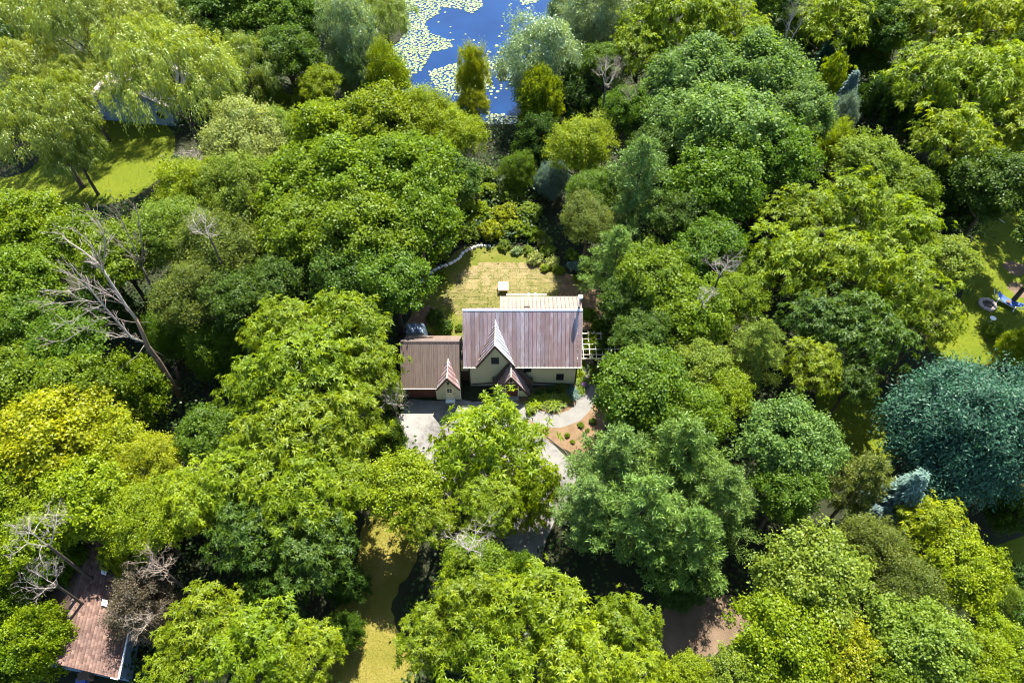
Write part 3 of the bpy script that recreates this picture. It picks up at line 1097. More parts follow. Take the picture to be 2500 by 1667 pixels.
def shingle_mat():
    m, N, L = new_mat('brown_shingle')
    a = N.new('ShaderNodeAttribute')
    a.attribute_name = 'tint'
    tc = N.new('ShaderNodeTexCoord')
    n = noise(N, L, tc.outputs['Object'], 0.5, 4)
    c = ramp(N, L, a.outputs['Fac'], [(0.0, (0.085, 0.045, 0.034)), (0.55, (0.13, 0.076, 0.058)), (1.0, (0.185, 0.115, 0.088))])
    c2 = ramp(N, L, n, [(0.35, (0.75, 0.75, 0.78)), (0.65, (1.1, 1.08, 1.05))])
    c = mixc(N, L, 1.0, c, c2, 'MULTIPLY')
    b = N.new('ShaderNodeBsdfPrincipled')
    b.inputs['Roughness'].default_value = 0.9
    L.new(c, b.inputs['Base Color'])
    o = N.new('ShaderNodeOutputMaterial')
    L.new(b.outputs[0], o.inputs[0])
    return m


me = np_mesh('shingle', np.array(sv), np.array(sf), shingle_mat(), np.array(tv))
o = link('shingle', me, broof)
tag(o, kind='stuff')
m = MB()
m.bar(E1 + Vector((0, 0, -0.05)) - pv * 0.06, E2 + Vector((0, 0, -0.05)) - pv * 0.06, 0.12, 0.12)
m.bar(E2 + ev * 0.05 - pv * 0.05, E2 + ev * 0.05 + pv * 0.5 + Vector((0, 0, 0.17)), 0.08, 0.12)
Bg(m, 'gutter', M_WHITE)
wv0 = [E1 + pv * 0.45, E2 - ev * 0.4 + pv * 0.45, E2 - ev * 0.4 + pv * (2 * RUN - 0.5), E1 + pv * (2 * RUN - 0.5)]
m = MB()
m.prism([Vector((p.x, p.y, 0)) for p in wv0], (0, 0, 3.2))
m.prism([Vector((p.x, p.y, 3.2)) for p in (wv0[1], wv0[2])] + [E2 - ev * 0.4 + pv * RUN + Vector((0, 0, RISE - 0.2))], -ev * 0.2)
Bg(m, 'wall', M_BLUEWALL)
for (fs, fu) in ((0.42, 0.55), (0.60, 0.42)):
    p = E1 + ev * (LEN * fs) + un * (ul * fu)
    m = MB()
    m.prism([p + bn * 0.03, p + ev * 0.5 + bn * 0.03, p + ev * 0.5 + un * 0.45 + bn * 0.03, p + un * 0.45 + bn * 0.03], bn * 0.2)
    Bg(m, 'roof_vent', M_WHITE)
# things in the shade below its gable
for k, (u, v, nm, lab, cat, mt, s_) in enumerate([
        (218, 1655, 'wooden_crate', 'brown wooden crate in the shade below the bungalow gable', 'crate', M_SOIL, (0.45, 0.3, 0.5)),
        (208, 1666, 'blue_bin', 'blue storage bin at the bottom edge near the bungalow', 'bin', M_BLUE, (0.35, 0.25, 0.4)),
        (100, 1640, 'blue_kayak', 'narrow blue boat lying in the shade left of the bungalow', 'boat', M_BLUE, (0.25, 1.2, 0.3))]):
    p = at(u, v, 0)
    m = MB()
    if nm == 'blue_kayak':
        m.tube([(0, -1.2, 0.16), (0, -0.7, 0.18), (0, 0, 0.2), (0, 0.7, 0.18), (0, 1.2, 0.16)], [0.02, 0.2, 0.28, 0.2, 0.02], 8)
        t = empty(nm, (p[0], p[1], 0), lab, cat, rz=-0.7)
        m.build('hull', mt, t)
        MB().tube([(0, -0.3, 0.465), (0, 0.3, 0.465)], [0.12, 0.12], 8).build('cockpit', M_BLACK, t)
    else:
        t = empty(nm, (p[0], p[1], 0), lab, cat, rz=0.3)
        m.box(-s_[0], s_[0], -s_[1], s_[1], 0, s_[2] * 2)
        m.build('body', mt, t)
        mm = MB()
        mm.box(-s_[0] - .03, s_[0] + .03, -s_[1] - .03, s_[1] + .03, s_[2] * 2 + .002, s_[2] * 2 + 0.06)
        mm.build('lid', mt, t)

# shed under the willow, top left
c = at(335, 300, 0)
shed = empty('garden_shed', (c[0], c[1], 0), 'blue grey shed with a pale pink roof under the big weeping willow', 'shed', rz=math.radians(-8))
MB().prism([(-6.5, 0, 0), (6.5, 0, 0), (6.5, 0, 3.6), (0, 0, 6.2), (-6.5, 0, 3.6)], (0, 9, 0)).build('wall', M_BLUEWALL, shed)
for sx in (-1, 1):
    m = MB()
    m.prism([(0, -0.4, 6.35), (sx * 7.0, -0.4, 3.5), (sx * 7.0, 9.4, 3.5), (0, 9.4, 6.35)], (0, 0, 0.12))
    m.build('roof', M_PINKROOF, shed)
MB().box(-2.0, 2.0, -0.06, -0.004, 0.02, 2.6).build('door', M_BLUEWALL, shed)
MB().box(4.0, 5.2, -0.06, -0.004, 1.2, 2.3).build('window', M_GLASS, shed)

# ------------------------------------------------------------------ right lawn things
c = at(2409, 745, 0)
fp = empty('fire_pit', (c[0], c[1], 0), 'ring of stones round a black fire pit on the right lawn', 'fire pit')
for k in range(11):
    a = 2 * math.pi * k / 11
    o = link('stone', rock(0.42, 0.3, 0.3, 300 + k, M_GREYSTONE), fp, (0.85 * math.cos(a), 0.85 * math.sin(a), 0.16))
    o.rotation_euler = (0, 0, a + 1.57)
MB().tube([(0, 0, 0.02), (0, 0, 0.06)], 0.6, 12).build('ash_bed', M_BLACK, fp)
c = at(2462, 737, 0.5)
hm = empty('hammock', (c[0], c[1], 0), 'blue hammock on a pale stand at the edge of the shade', 'hammock', rz=-0.75)
m = MB()
m.tube([(-2.1, 0, 1.25), (-1.6, 0, 0.4), (-1.0, 0, 0.08), (1.0, 0, 0.08), (1.6, 0, 0.4), (2.1, 0, 1.25)], 0.05, 6)
m.tube([(-1.0, -0.7, 0.05), (-1.0, 0.7, 0.05)], 0.05, 6)
m.tube([(1.0, -0.7, 0.05), (1.0, 0.7, 0.05)], 0.05, 6)
m.build('stand', M_WHITE, hm)
hb = bmesh.new()
bmesh.ops.create_grid(hb, x_segments=10, y_segments=5, size=1)
for v in hb.verts:
    x, y = v.co.x, v.co.y
    v.co = (x * 1.5, y * 0.55 * (1 - 0.35 * x * x), 0.55 + 0.5 * x * x - 0.12 * (1 - y * y))
bmesh.ops.solidify(hb, geom=hb.faces[:], thickness=0.02)
me = bpy.data.meshes.new('bed')
hb.to_mesh(me)
hb.free()
me.materials.append(M_BLUE)
link('bed', me, hm)
MB().box(-0.25, 0.25, -0.3, 0.3, 0.5, 0.6).build('cushion', M_SOIL, hm)
m = MB()
for s_ in (-1, 1):
    m.tube([(s_ * 2.1, 0, 1.25), (s_ * 1.5, 0, 1.05)], 0.015, 5)
m.build('rope', M_WHITE, hm)
c = at(2415, 788, 0)
t = empty('bird_bath', (c[0], c[1], 0), 'small white bird bath behind the round shrub on the right lawn', 'bird bath')
MB().tube([(0, 0, 0), (0, 0, 0.05), (0, 0, 0.1), (0, 0, 0.75)], [0.22, 0.22, 0.09, 0.07], 10).build('pedestal', M_WHITE, t)
MB().tube([(0, 0, 0.75), (0, 0, 0.8), (0, 0, 0.9)], [0.1, 0.3, 0.36], 14).build('basin', M_WHITE, t)
for k, (u, v) in enumerate(((2480, 655), (2492, 707))):
    c = at(u, v)
    m = MB()
    m.poly([(c[0] + (1.5 + 0.2 * math.sin(5 * a)) * math.cos(a), c[1] + (1.3 + 0.2 * math.cos(3 * a)) * math.sin(a), 0.008) for a in np.linspace(0, 2 * math.pi, 22)[:-1]])
    tag(m.build('mulch_circle', M_SOIL), kind='structure')
# power line with the pole it runs to, beyond the right edge
a, b = Vector(aty(2300, 706, 66)), Vector(aty(2500, 570, 84))
a.z = max(6, a.z)
d = (b - a)
e1 = a + d * 2.6
pts = []
for k in range(25):
    s_ = k / 24
    p = a + (e1 - a) * s_
    p = Vector((p.x, p.y, p.z - 0.6 * 4 * s_ * (1 - s_) * 0.4))
    pts.append(p)
pole = empty('utility_pole', (e1.x, e1.y, 0), 'timber utility pole carrying the power line beyond the right lawn', 'utility pole')
MB().tube([(0, 0, 0), (0, 0, e1.z + 0.5)], [0.16, 0.11], 8).build('post', M_BARK, pole)
MB().box(-1.0, 1.0, -0.06, 0.06, e1.z - 0.2, e1.z - 0.05).build('cross_arm', M_BARK, pole)
m = MB()
m.tube(pts, 0.035, 5)
tag(m.build('power_cable', M_CABLE), 'thin grey power cable crossing the shade at the right edge', 'cable')

# ------------------------------------------------------------------ foliage geometry
def rdir(n, zmin=-1.0):
    z = RNG.uniform(zmin, 1, n)
    a = RNG.uniform(0, 2 * np.pi, n)
    r = np.sqrt(np.maximum(0, 1 - z * z))
    return np.stack([r * np.cos(a), r * np.sin(a), z], 1)


def norm(a):
    return a / (np.linalg.norm(a, axis=1)[:, None] + 1e-9)


def blades(P, T, Nn, L, W, tint, bend=0.0, cross=True):
    """leaf blades: base point P, direction T, face normal N; bend drops the tip. Two triangles each."""
    n = len(P)
    T = norm(T)
    B = norm(np.cross(T, Nn))
    N2 = np.cross(B, T)
    L = np.broadcast_to(np.asarray(L, float), (n,))[:, None]
    W = np.broadcast_to(np.asarray(W, float), (n,))[:, None]
    mid = P + T * L * 0.45 + N2 * L * np.abs(bend) * 0.5
    tip = P + T * L - np.array([0, 0, 1.0]) * L * bend
    V = np.stack([P, mid + B * W / 2, tip, mid - B * W / 2], 1).reshape(-1, 3)
    k = np.arange(n)[:, None] * 4
    if cross:
        F = np.concatenate([k + np.array([[0, 1, 3]]), k + np.array([[1, 2, 3]])])
    else:
        F = np.concatenate([k + np.array([[0, 1, 2]]), k + np.array([[0, 2, 3]])])
    return V, F, np.repeat(tint, 4)


def join(parts):
    Vs, Fs, Ts, k = [], [], [], 0
    for V, F, T in parts:
        Vs.append(V); Fs.append(F + k); Ts.append(T)
        k += len(V)
    return np.concatenate(Vs), np.concatenate(Fs), np.concatenate(Ts)


def lobes(R, asp, n, rl, zmin=-0.35, spread=0.62):
    """limb ends spread through a dome"""
    c = rdir(n * 40, zmin)
    rad = RNG.uniform(0.55, 1.0, len(c)) ** 0.6
    c = c * rad[:, None]
    pick = [0]
    d = np.linalg.norm(c - c[0], axis=1)
    for _ in range(n - 1):
        k = int(np.argmax(d * RNG.uniform(0.8, 1.0, len(c))))
        pick.append(k)
        d = np.minimum(d, np.linalg.norm(c - c[k], axis=1))
    c = c[pick] * spread * R
    c[:, 2] *= asp
    r = R * rl * RNG.uniform(0.65, 1.25, n)
    c *= RNG.uniform(0.8, 1.22, (n, 1))
    return c, r


def clumps(R, asp, nl, rl, per, zmin=-0.35, flat=0.8, spread=0.62):
    c, r = lobes(R, asp, nl, rl, zmin, spread)
    k = RNG.integers(0, nl, nl * per)
    d = rdir(nl * per, -0.45)
    P = c[k] + d * (r[k] * RNG.uniform(0.66, 1.22, len(k)))[:, None] * np.array([1, 1, flat])
    # drop clumps swallowed by other lobes
    dist = np.linalg.norm((P[:, None, :] - c[None]) / np.array([1, 1, flat]), axis=2) / r[None]
    keep = dist.min(1) > 0.66
    return P[keep], d[keep], c, r


def tints(P, n):
    """leaf to leaf variety with slow drifts through the crown"""
    s = np.sin(P[:, 0] * 1.1 + RNG.uniform(0, 6)) * np.sin(P[:, 1] * 1.3 + RNG.uniform(0, 6)) * np.sin(P[:, 2] * 1.2 + RNG.uniform(0, 6))
    return np.clip(0.48 + 0.22 * s + RNG.normal(0, 0.19, len(P)), 0, 1)


def broadleaf(R=5.0, asp=0.85, nl=19, per=23, leaves=92, L=0.27, W=0.20, rl=0.33, zmin=-0.35):
    P, d, c, r = clumps(R, asp, nl, rl, per, zmin)
    n = len(P) * leaves
    k = np.repeat(np.arange(len(P)), leaves)
    off = RNG.normal(0, 1, (n, 3)) * np.array([0.31, 0.31, 0.2]) * R / 5 * RNG.uniform(0.7, 1.3, (len(P), 1))[k]
    Q = P[k] + off + d[k] * RNG.uniform(-0.35, 0.45, (n, 1)) * R / 5
    Nn = norm(d[k] * 0.5 + np.array([0, 0, 0.6]) + RNG.normal(0, 0.55, (n, 3)))
    T = np.cross(Nn, RNG.normal(0, 1, (n, 3)))
    T = norm(T) + d[k] * 0.3 - np.array([0, 0, 0.25])
    sz = RNG.uniform(0.7, 1.25, n)
    return blades(Q, T, Nn, L * sz, W * sz, tints(Q, n), 0.12)


def compound(R=5.0, asp=0.85, nl=19, per=15, fronds=9, L=0.56, W=0.135, rl=0.33, ros=4, droop=0.34):
    """walnut-like crown: rosettes of long drooping pinnate leaves at the twig ends"""
    P, d, c, r = clumps(R, asp, nl, rl, per)
    P = np.repeat(P, ros, 0) + RNG.normal(0, 1, (len(P) * ros, 3)) * np.array([0.36, 0.36, 0.26])
    d = np.repeat(d, ros, 0)
    m = len(P)
    up = norm(d * 0.7 + np.array([0, 0, 0.6]) + RNG.normal(0, 0.2, (m, 3)))
    x = norm(np.cross(up, RNG.normal(0, 1, (m, 3))))
    y = np.cross(up, x)
    parts = []
    tt = tints(P, m)
    for f in range(fronds):
        a = 2 * np.pi * f / fronds + RNG.uniform(-0.3, 0.3, m)
        e = RNG.uniform(0.0, 0.75, m)
        T = (x * np.cos(a)[:, None] + y * np.sin(a)[:, None]) * np.cos(e)[:, None] + up * np.sin(e)[:, None]
        Nn = norm(up - T * (up * T).sum(1)[:, None] + RNG.normal(0, 0.25, (m, 3)))
        sz = RNG.uniform(0.7, 1.25, m)
        parts.append(blades(P, T, Nn, L * sz, W * sz, np.clip(tt + RNG.normal(0, 0.13, m), 0, 1), droop))
    return join(parts)


def weeping(R=8.0, asp=0.8, nl=24, per=30, hang=14, L=0.30, W=0.060, length=2.6, rl=0.33):
    """cascades of narrow leaves falling from dome-shaped limbs"""
    P, d, c, r = clumps(R, asp, nl, rl, per, -0.2, 0.75)
    keep = d[:, 2] > -0.25
    P, d = P[keep], d[keep]
    m0 = len(P)
    P = np.repeat(P, hang, 0) + RNG.normal(0, 0.3, (m0 * hang, 3)) * np.array([1, 1, 0.5])
    d = np.repeat(d, hang, 0)
    out = norm(d * np.array([1, 1, 0]) + RNG.normal(0, 0.35, d.shape) * np.array([1, 1, 0]) + 1e-4)
    tt = tints(P, len(P))
    ln = length * RNG.uniform(0.35, 1.0, len(P)) * (0.55 + 0.45 * np.clip(1 - d[:, 2], 0, 1.3))
    parts = []
    steps = 7
    for s_ in range(steps):
        t = (s_ + RNG.uniform(0, 1, len(P))) / steps
        q = P + out * (ln * 0.38 * np.sqrt(t))[:, None] - np.array([0, 0, 1]) * (ln * (t ** 1.7) - 0.1)[:, None]
        q += RNG.normal(0, 0.05, q.shape)
        T = out * (0.75 - 0.6 * t)[:, None] - np.array([0, 0, 1]) * (0.25 + 0.95 * t)[:, None] + RNG.normal(0, 0.3, q.shape)
        Nn = norm(out * 0.8 + np.array([0, 0, 0.5]) + RNG.normal(0, 0.5, q.shape))
        sz = RNG.uniform(0.75, 1.3, len(q))
        parts.append(blades(q, T, Nn, L * sz * 1.15, W * sz * 1.5, np.clip(tt + RNG.normal(0, 0.15, len(q)), 0, 1), 0.1))
    return join(parts)


def pine(R=5.0, Ht=9.0, whorls=12, arms=6, tufts=26):
    """white pine: loose tiers of spreading boughs carrying brushes of needles"""
    Q, O = [], []
    for wv in range(whorls):
        f = wv / (whorls - 1)
        z = -Ht * 0.55 + Ht * f
        rr = R * (1 - f) ** 0.65 * RNG.uniform(0.85, 1.1) + 0.35
        for a in range(arms):
            ang = 2 * np.pi * (a + RNG.uniform(-0.3, 0.3)) / arms + wv * 0.7
            ln = rr * RNG.uniform(0.65, 1.12)
            dv = np.array([np.cos(ang), np.sin(ang), 0])
            sd_ = np.array([-np.sin(ang), np.cos(ang), 0])
            k = int(tufts * (0.35 + ln / R))
            t = RNG.uniform(0.18, 1, k) ** 0.7
            wdt = 0.33 * ln * (1 - 0.55 * t) * np.where(t < 0.3, 0.5, 1)
            q = dv * (ln * t)[:, None] + sd_ * (RNG.normal(0, 0.5, k) * wdt)[:, None]
            q[:, 2] += z + ln * (0.22 * t ** 1.6) - 0.05 * ln + RNG.normal(0, 0.13, k) + f * 0.6
            Q.append(q)
            O.append(norm(dv * 0.55 + np.array([0, 0, 0.85]) + RNG.normal(0, 0.22, (k, 3))))
    Q, O = np.concatenate(Q), np.concatenate(O)
    m = len(Q)
    x = norm(np.cross(O, RNG.normal(0, 1, (m, 3))))
    y = np.cross(O, x)
    tt = tints(Q, m)
    parts = []
    nb_ = 12
    for f in range(nb_):
        a = 2 * np.pi * f / nb_ + RNG.uniform(-0.4, 0.4, m)
        e = RNG.uniform(0.1, 1.2, m)
        T = (x * np.cos(a)[:, None] + y * np.sin(a)[:, None]) * np.cos(e)[:, None] + O * np.sin(e)[:, None]
        st = Q + RNG.normal(0, 0.13, Q.shape)
        parts.append(blades(st, T, norm(O + RNG.normal(0, 0.5, (m, 3))), RNG.uniform(0.28, 0.5, m), 0.085, np.clip(tt + RNG.normal(0, 0.12, m), 0, 1), 0.08))
    return join(parts)


def spruce(R=2.6, Ht=9.0, whorls=20, arms=9, twigs=30):
    """spire of dense drooping tiers"""
    Q, T = [], []
    for wv in range(whorls):
        f = (wv + 0.5) / whorls
        z = -Ht * 0.5 + Ht * f
        rr = R * (1 - f) ** 0.9 + 0.12
        for a in range(arms):
            ang = 2 * np.pi * (a + RNG.uniform(-0.35, 0.35)) / arms + wv * 1.1
            ln = rr * RNG.uniform(0.75, 1.1)
            dv = np.array([np.cos(ang), np.sin(ang), 0])
            sd_ = np.array([-np.sin(ang), np.cos(ang), 0])
            k = max(6, int(twigs * (0.3 + ln / R)))
            t = RNG.uniform(0.1, 1, k)
            s_ = RNG.choice([-1.0, 1.0], k)
            q = dv * (ln * t)[:, None] + RNG.normal(0, 0.05, (k, 3))
            q[:, 2] += z - 0.28 * ln * t + 0.18 * ln * t * t
            Q.append(q)
            T.append(dv * 0.75 + sd_ * (s_ * RNG.uniform(0.2, 1, k))[:, None] + np.array([0, 0, -0.12]))
    Q, T = np.concatenate(Q), np.concatenate(T)
    m = len(Q)
    parts = []
    tt = tints(Q, m)
    for f in range(4):
        Tn = T + RNG.normal(0, 0.35, T.shape)
        Nn = norm(np.array([0, 0, 1.0]) + RNG.normal(0, 0.5, T.shape))
        parts.append(blades(Q + RNG.normal(0, 0.05, Q.shape), Tn, Nn, RNG.uniform(0.25, 0.5, m), 0.12, np.clip(tt + RNG.normal(0, 0.14, m), 0, 1), 0.12))
    return join(parts)


def mk(name, gen, mat, **kw):
    V, F, T = gen(**kw)
    return np_mesh(name, V, F, mat, T)


CR = {
    'M': [mk('crown', broadleaf, M_LEAF, nl=random.choice((17, 20, 23)), zmin=-0.4) for _ in range(5)],
    'W': [mk('crown', compound, M_LEAF, nl=random.choice((14, 17, 20))) for _ in range(5)],
    'A': [mk('crown', broadleaf, M_LEAF, nl=24, per=22, leaves=76, L=0.22, W=0.13, rl=0.27) for _ in range(3)],
    'L': [mk('crown', weeping, M_WILLOW) for _ in range(3)],
    'S': [mk('crown', broadleaf, M_SILVER, nl=26, per=22, leaves=62, L=0.30, W=0.09, rl=0.27, zmin=-0.7, asp=1.0) for _ in range(2)],
    'P': [mk('crown', pine, M_NEEDLE) for _ in range(3)],
    'C': [mk('crown', spruce, M_NEEDLE) for _ in range(2)],
    'T': [mk('crown', broadleaf, M_NEEDLE, R=8.0, nl=46, per=30, leaves=90, L=0.34, W=0.12, rl=0.23, zmin=-0.6)],
    'B': [mk('crown', broadleaf, M_LEAF, R=2.0, nl=9, per=16, leaves=42, L=0.26, W=0.17, zmin=-0.1, asp=0.8) for _ in range(3)],
}


def trunk_mesh():
    """bole with limbs; the crown centre sits at height 9"""
    m = MB()
    m.tube([(0, 0, -0.1), (0.05, 0, 0.5), (0.1, 0.05, 3), (0.0, 0.1, 6), (0.1, 0, 9), (0, 0, 11)], [0.42, 0.32, 0.27, 0.23, 0.15, 0.05], 8)
    for k in range(9):
        a = k * 2.4 + random.uniform(-.3, .3)
        z0 = random.uniform(4.5, 8.5)
        l = random.uniform(2.2, 3.6)
        p0 = Vector((0.05, 0.05, z0))
        p1 = p0 + Vector((math.cos(a) * l * 0.45, math.sin(a) * l * 0.45, l * 0.35))
        p2 = p0 + Vector((math.cos(a + .2) * l, math.sin(a + .2) * l, l * random.uniform(0.5, 0.9)))
        m.tube([p0, p1, p2], [0.14, 0.09, 0.03], 5)
    return m.mesh('trunk', M_BARK, True)


TR = [trunk_mesh() for _ in range(3)]


def spire_mesh():
    m = MB()
    m.tube([(0, 0, -0.1), (0, 0, 0.4), (0.03, 0, 5), (0, 0.03, 10), (0, 0, 13.5)], [0.34, 0.27, 0.2, 0.12, 0.02], 7)
    for k in range(18):
        a = k * 2.4
        z0 = 4.5 + k * 0.42
        l = 3.2 * (1 - k / 22)
        m.tube([(0, 0, z0), (math.cos(a) * l, math.sin(a) * l, z0 + 0.15 * l)], [0.05, 0.015], 4)
    return m.mesh('trunk', M_BARK, True)


SP = spire_mesh()
NAMES = {'M': ('broadleaf_tree', 'tree'), 'W': ('walnut_tree', 'tree'), 'A': ('ash_tree', 'tree'), 'L': ('willow_tree', 'willow'), 'S': ('silver_willow', 'willow'),
         'P': ('pine_tree', 'pine'), 'C': ('spruce_tree', 'spruce'), 'T': ('blue_green_tree', 'tree'), 'B': ('shrub', 'shrub')}
NOMR = {'C': 2.6, 'B': 2.0, 'L': 8.0, 'T': 8.0}
ASP = {'M': 0.85, 'W': 0.85, 'A': 0.85, 'L': 0.85, 'S': 1.0, 'P': 1.0, 'C': 1.7, 'T': 0.85, 'B': 0.8}
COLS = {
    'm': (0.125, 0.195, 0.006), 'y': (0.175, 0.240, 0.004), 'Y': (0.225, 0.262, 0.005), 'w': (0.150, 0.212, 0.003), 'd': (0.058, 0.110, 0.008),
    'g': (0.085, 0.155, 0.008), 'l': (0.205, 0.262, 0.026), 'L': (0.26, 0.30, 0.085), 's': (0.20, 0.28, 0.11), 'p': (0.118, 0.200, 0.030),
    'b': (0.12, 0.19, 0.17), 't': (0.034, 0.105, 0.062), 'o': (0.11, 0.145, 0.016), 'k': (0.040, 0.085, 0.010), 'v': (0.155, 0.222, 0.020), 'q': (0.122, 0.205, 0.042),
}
TREES_XY = []


def tree(sp, u, v, r, col, label, asp=1.0, h=None, group=None):
    u, v, r = u * 2500 / 2352, v * 2500 / 2352, r * 2500 / 2352
    R = 5.0
    zc = 8.0
    for _ in range(6):                                 # radius and height depend on each other
        p = at(u, v, zc)
        R = r * depth_at(p) / FOC
        if sp == 'B':
            hh = h if h else R * 1.25
            zc = hh * 0.5
        else:
            hh = h if h else 1.55 * R + 6.0
            if sp == 'S' or (h and h <= 12 and sp in 'AMWST'):            # young trees are leafy to the ground
                zc = hh * 0.52
                asp = max(0.7, hh * 0.55 / (R * ASP[sp]))
            else:
                zc = max(R * 0.5, hh - R * ASP[sp] * asp * 0.8)
    p = at(u, v, zc)
    nm, cat = NAMES[sp]
    s = R * (1.2 if sp == 'L' else 1.08) / NOMR.get(sp, 5.0)
    root = empty(nm, (p[0], p[1], 0), label, cat, group, rz=random.uniform(0, 6.28))
    c = link('crown', random.choice(CR[sp]), root, (0, 0, zc))
    c.scale = (s * random.uniform(0.95, 1.05), s * random.uniform(0.95, 1.05), s * asp)
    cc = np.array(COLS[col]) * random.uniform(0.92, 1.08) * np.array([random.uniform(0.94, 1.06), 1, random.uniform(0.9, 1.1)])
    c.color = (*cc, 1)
    if sp in 'PC':
        tk = link('trunk', SP, root)
        tk.scale = (s, s, (zc + 4.3 * s * asp) / 13.5)
    elif sp != 'B':
        tk = link('trunk', random.choice(TR), root)
        tw = R * 0.2
        tk.scale = (tw, tw, zc / 9.0)
    TREES_XY.append((p[0], p[1]))
    return root



T_ = tree
# --- upper left: weeping willows round the shed
T_('L', 70, 45, 105, 'l', 'weeping willow filling the very corner at the upper left')
T_('L', 165, 35, 80, 'l', 'narrow weeping willow second along the top edge from the left corner', h=19)
T_('L', 330, 60, 112, 'l', 'tall weeping willow at the top edge directly above the shed')
T_('L', 45, 165, 92, 'l', 'weeping willow cut by the left edge below the corner willow')
T_('L', 390, 165, 128, 'l', 'broad domed weeping willow hanging over the pale shed roof', h=21)
T_('L', 178, 190, 72, 'l', 'small weeping willow just left of the shed roof')
T_('L', 95, 275, 105, 'l', 'weeping willow at the left edge overhanging the sunny lawn')
T_('L', 165, 345, 62, 'v', 'shaded willow with strands hanging over the lawn shadows', h=10)
T_('L', 560, 160, 82, 'v', 'half shaded willow drooping right of the big domed willow')
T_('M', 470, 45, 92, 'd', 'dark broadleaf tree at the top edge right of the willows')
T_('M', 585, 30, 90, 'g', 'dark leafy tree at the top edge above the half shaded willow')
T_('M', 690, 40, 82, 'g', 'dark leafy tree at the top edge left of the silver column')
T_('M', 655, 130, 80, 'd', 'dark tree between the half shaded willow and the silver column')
T_('M', 735, 195, 48, 'w', 'yellow-green young tree at the foot of the silver column')
T_('S', 805, 95, 66, 's', 'tall column of silvery willow left of the pond', asp=1.35, h=17)
T_('S', 815, 175, 55, 'q', 'greener lower crown beneath the silver column by the pond', h=10)
T_('L', 885, 35, 58, 'v', 'yellow-green willow at the top edge between silver column and pond')
T_('A', 890, 180, 52, 'y', 'young bright ash in front of the lily pads', asp=1.25, h=11)
T_('A', 1085, 182, 42, 'Y', 'slim young tree standing in front of the pond water', h=11)
T_('A', 1085, 245, 40, 'Y', 'low bushy tree at the near tip of the pond', h=6)
# --- upper middle right: silver willows
T_('S', 1370, 45, 90, 's', 'silver willow at the top edge right of the pond', h=17)
T_('S', 1300, 25, 46, 'q', 'shaded silver willow touching the pond at the top edge', h=13)
T_('S', 1235, 150, 92, 's', 'large silver willow leaning over the right bank of the pond', asp=1.15, h=16)
T_('M', 1240, 245, 52, 'w', 'yellow-green maple in front of the large silver willow', asp=1.1, h=11)
T_('M', 1310, 230, 60, 'k', 'dark shaded tree between silver willow and dead branches', h=9)
T_('M', 1395, 150, 55, 'g', 'green tree behind the dead grey branches right of the silver willow')
T_('W', 1540, 55, 105, 'w', 'tall yellow-green walnut at the top edge right of the silver willows')
T_('W', 1650, 45, 85, 'w', 'yellow-green walnut at the top edge left of the grey bare tree')
T_('W', 1470, 120, 72, 'w', 'yellow-green walnut above the dead grey branches')
T_('W', 1720, 95, 60, 'y', 'walnut crown just left of the grey bare tree')
T_('M', 1600, 185, 105, 'q', 'pale blue-green maple crown, uppermost of the great maple group')
T_('M', 1745, 175, 108, 'q', 'pale maple at the upper right of the great maple group')
T_('M', 1560, 280, 80, 'q', 'maple on the left flank of the great maple group')
T_('M', 1830, 260, 88, 'q', 'maple at the right edge of the great maple group beside small spruce')
T_('M', 1675, 300, 120, 'q', 'central and widest maple of the great maple group')
T_('M', 1780, 360, 95, 'g', 'maple at the lower right of the great maple group')
T_('M', 1640, 420, 105, 'g', 'maple at the lower end of the great maple group')
T_('M', 1440, 260, 62, 'g', 'vine covered green tree below the dead grey branches', asp=1.2)
T_('M', 1500, 350, 60, 'd', 'dark tree tucked between the pale pine and great maples')
# --- upper right
T_('W', 1920, 50, 92, 'w', 'walnut at the top edge right of the grey bare tree')
T_('M', 2010, 60, 80, 'd', 'dark shaded tree at the top edge above the small spruce')
T_('W', 2110, 60, 92, 'w', 'walnut at the top edge, left of the big bright walnuts')
T_('W', 2215, 60, 112, 'y', 'bright walnut at the top edge near the right corner')
T_('W', 2320, 50, 90, 'y', 'bright walnut in the top right corner')
T_('W', 2140, 190, 98, 'w', 'walnut crown below the top row, left in the bright right mass')
T_('W', 2265, 195, 118, 'y', 'largest bright walnut high at the right side')
T_('W', 2340, 290, 82, 'y', 'bright walnut cut by the right edge')
T_('W', 2190, 320, 98, 'w', 'walnut crown low in the bright mass at upper right')
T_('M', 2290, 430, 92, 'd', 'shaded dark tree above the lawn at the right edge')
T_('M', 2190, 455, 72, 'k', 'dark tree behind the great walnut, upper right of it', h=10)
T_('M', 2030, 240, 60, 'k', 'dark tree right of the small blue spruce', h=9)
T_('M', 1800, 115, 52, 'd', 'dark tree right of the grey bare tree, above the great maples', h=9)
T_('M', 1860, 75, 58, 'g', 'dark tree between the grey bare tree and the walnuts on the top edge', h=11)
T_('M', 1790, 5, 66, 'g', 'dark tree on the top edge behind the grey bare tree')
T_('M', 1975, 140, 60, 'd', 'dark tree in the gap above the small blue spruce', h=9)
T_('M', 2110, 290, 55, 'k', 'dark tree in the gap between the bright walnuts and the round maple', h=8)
T_('M', 800, 1345, 46, 'k', 'low dark tree added for shadow at the left edge of the dry lawn', h=5)  # added dark tree, stands in for shadowed ground beside the lawn
T_('M', 790, 1455, 46, 'd', 'low dark tree added for shadow lower down the left of the dry lawn', h=5)  # also added, carries the same ground shadow further down
T_('M', 2330, 1170, 60, 'd', 'dark tree under the right side of the blue-green dome', h=6)
T_('C', 1942, 225, 36, 'b', 'small blue spruce in the dark gap at upper right', h=9)
T_('C', 1895, 135, 34, 't', 'dim spruce in deep shade above the small blue spruce', h=9)
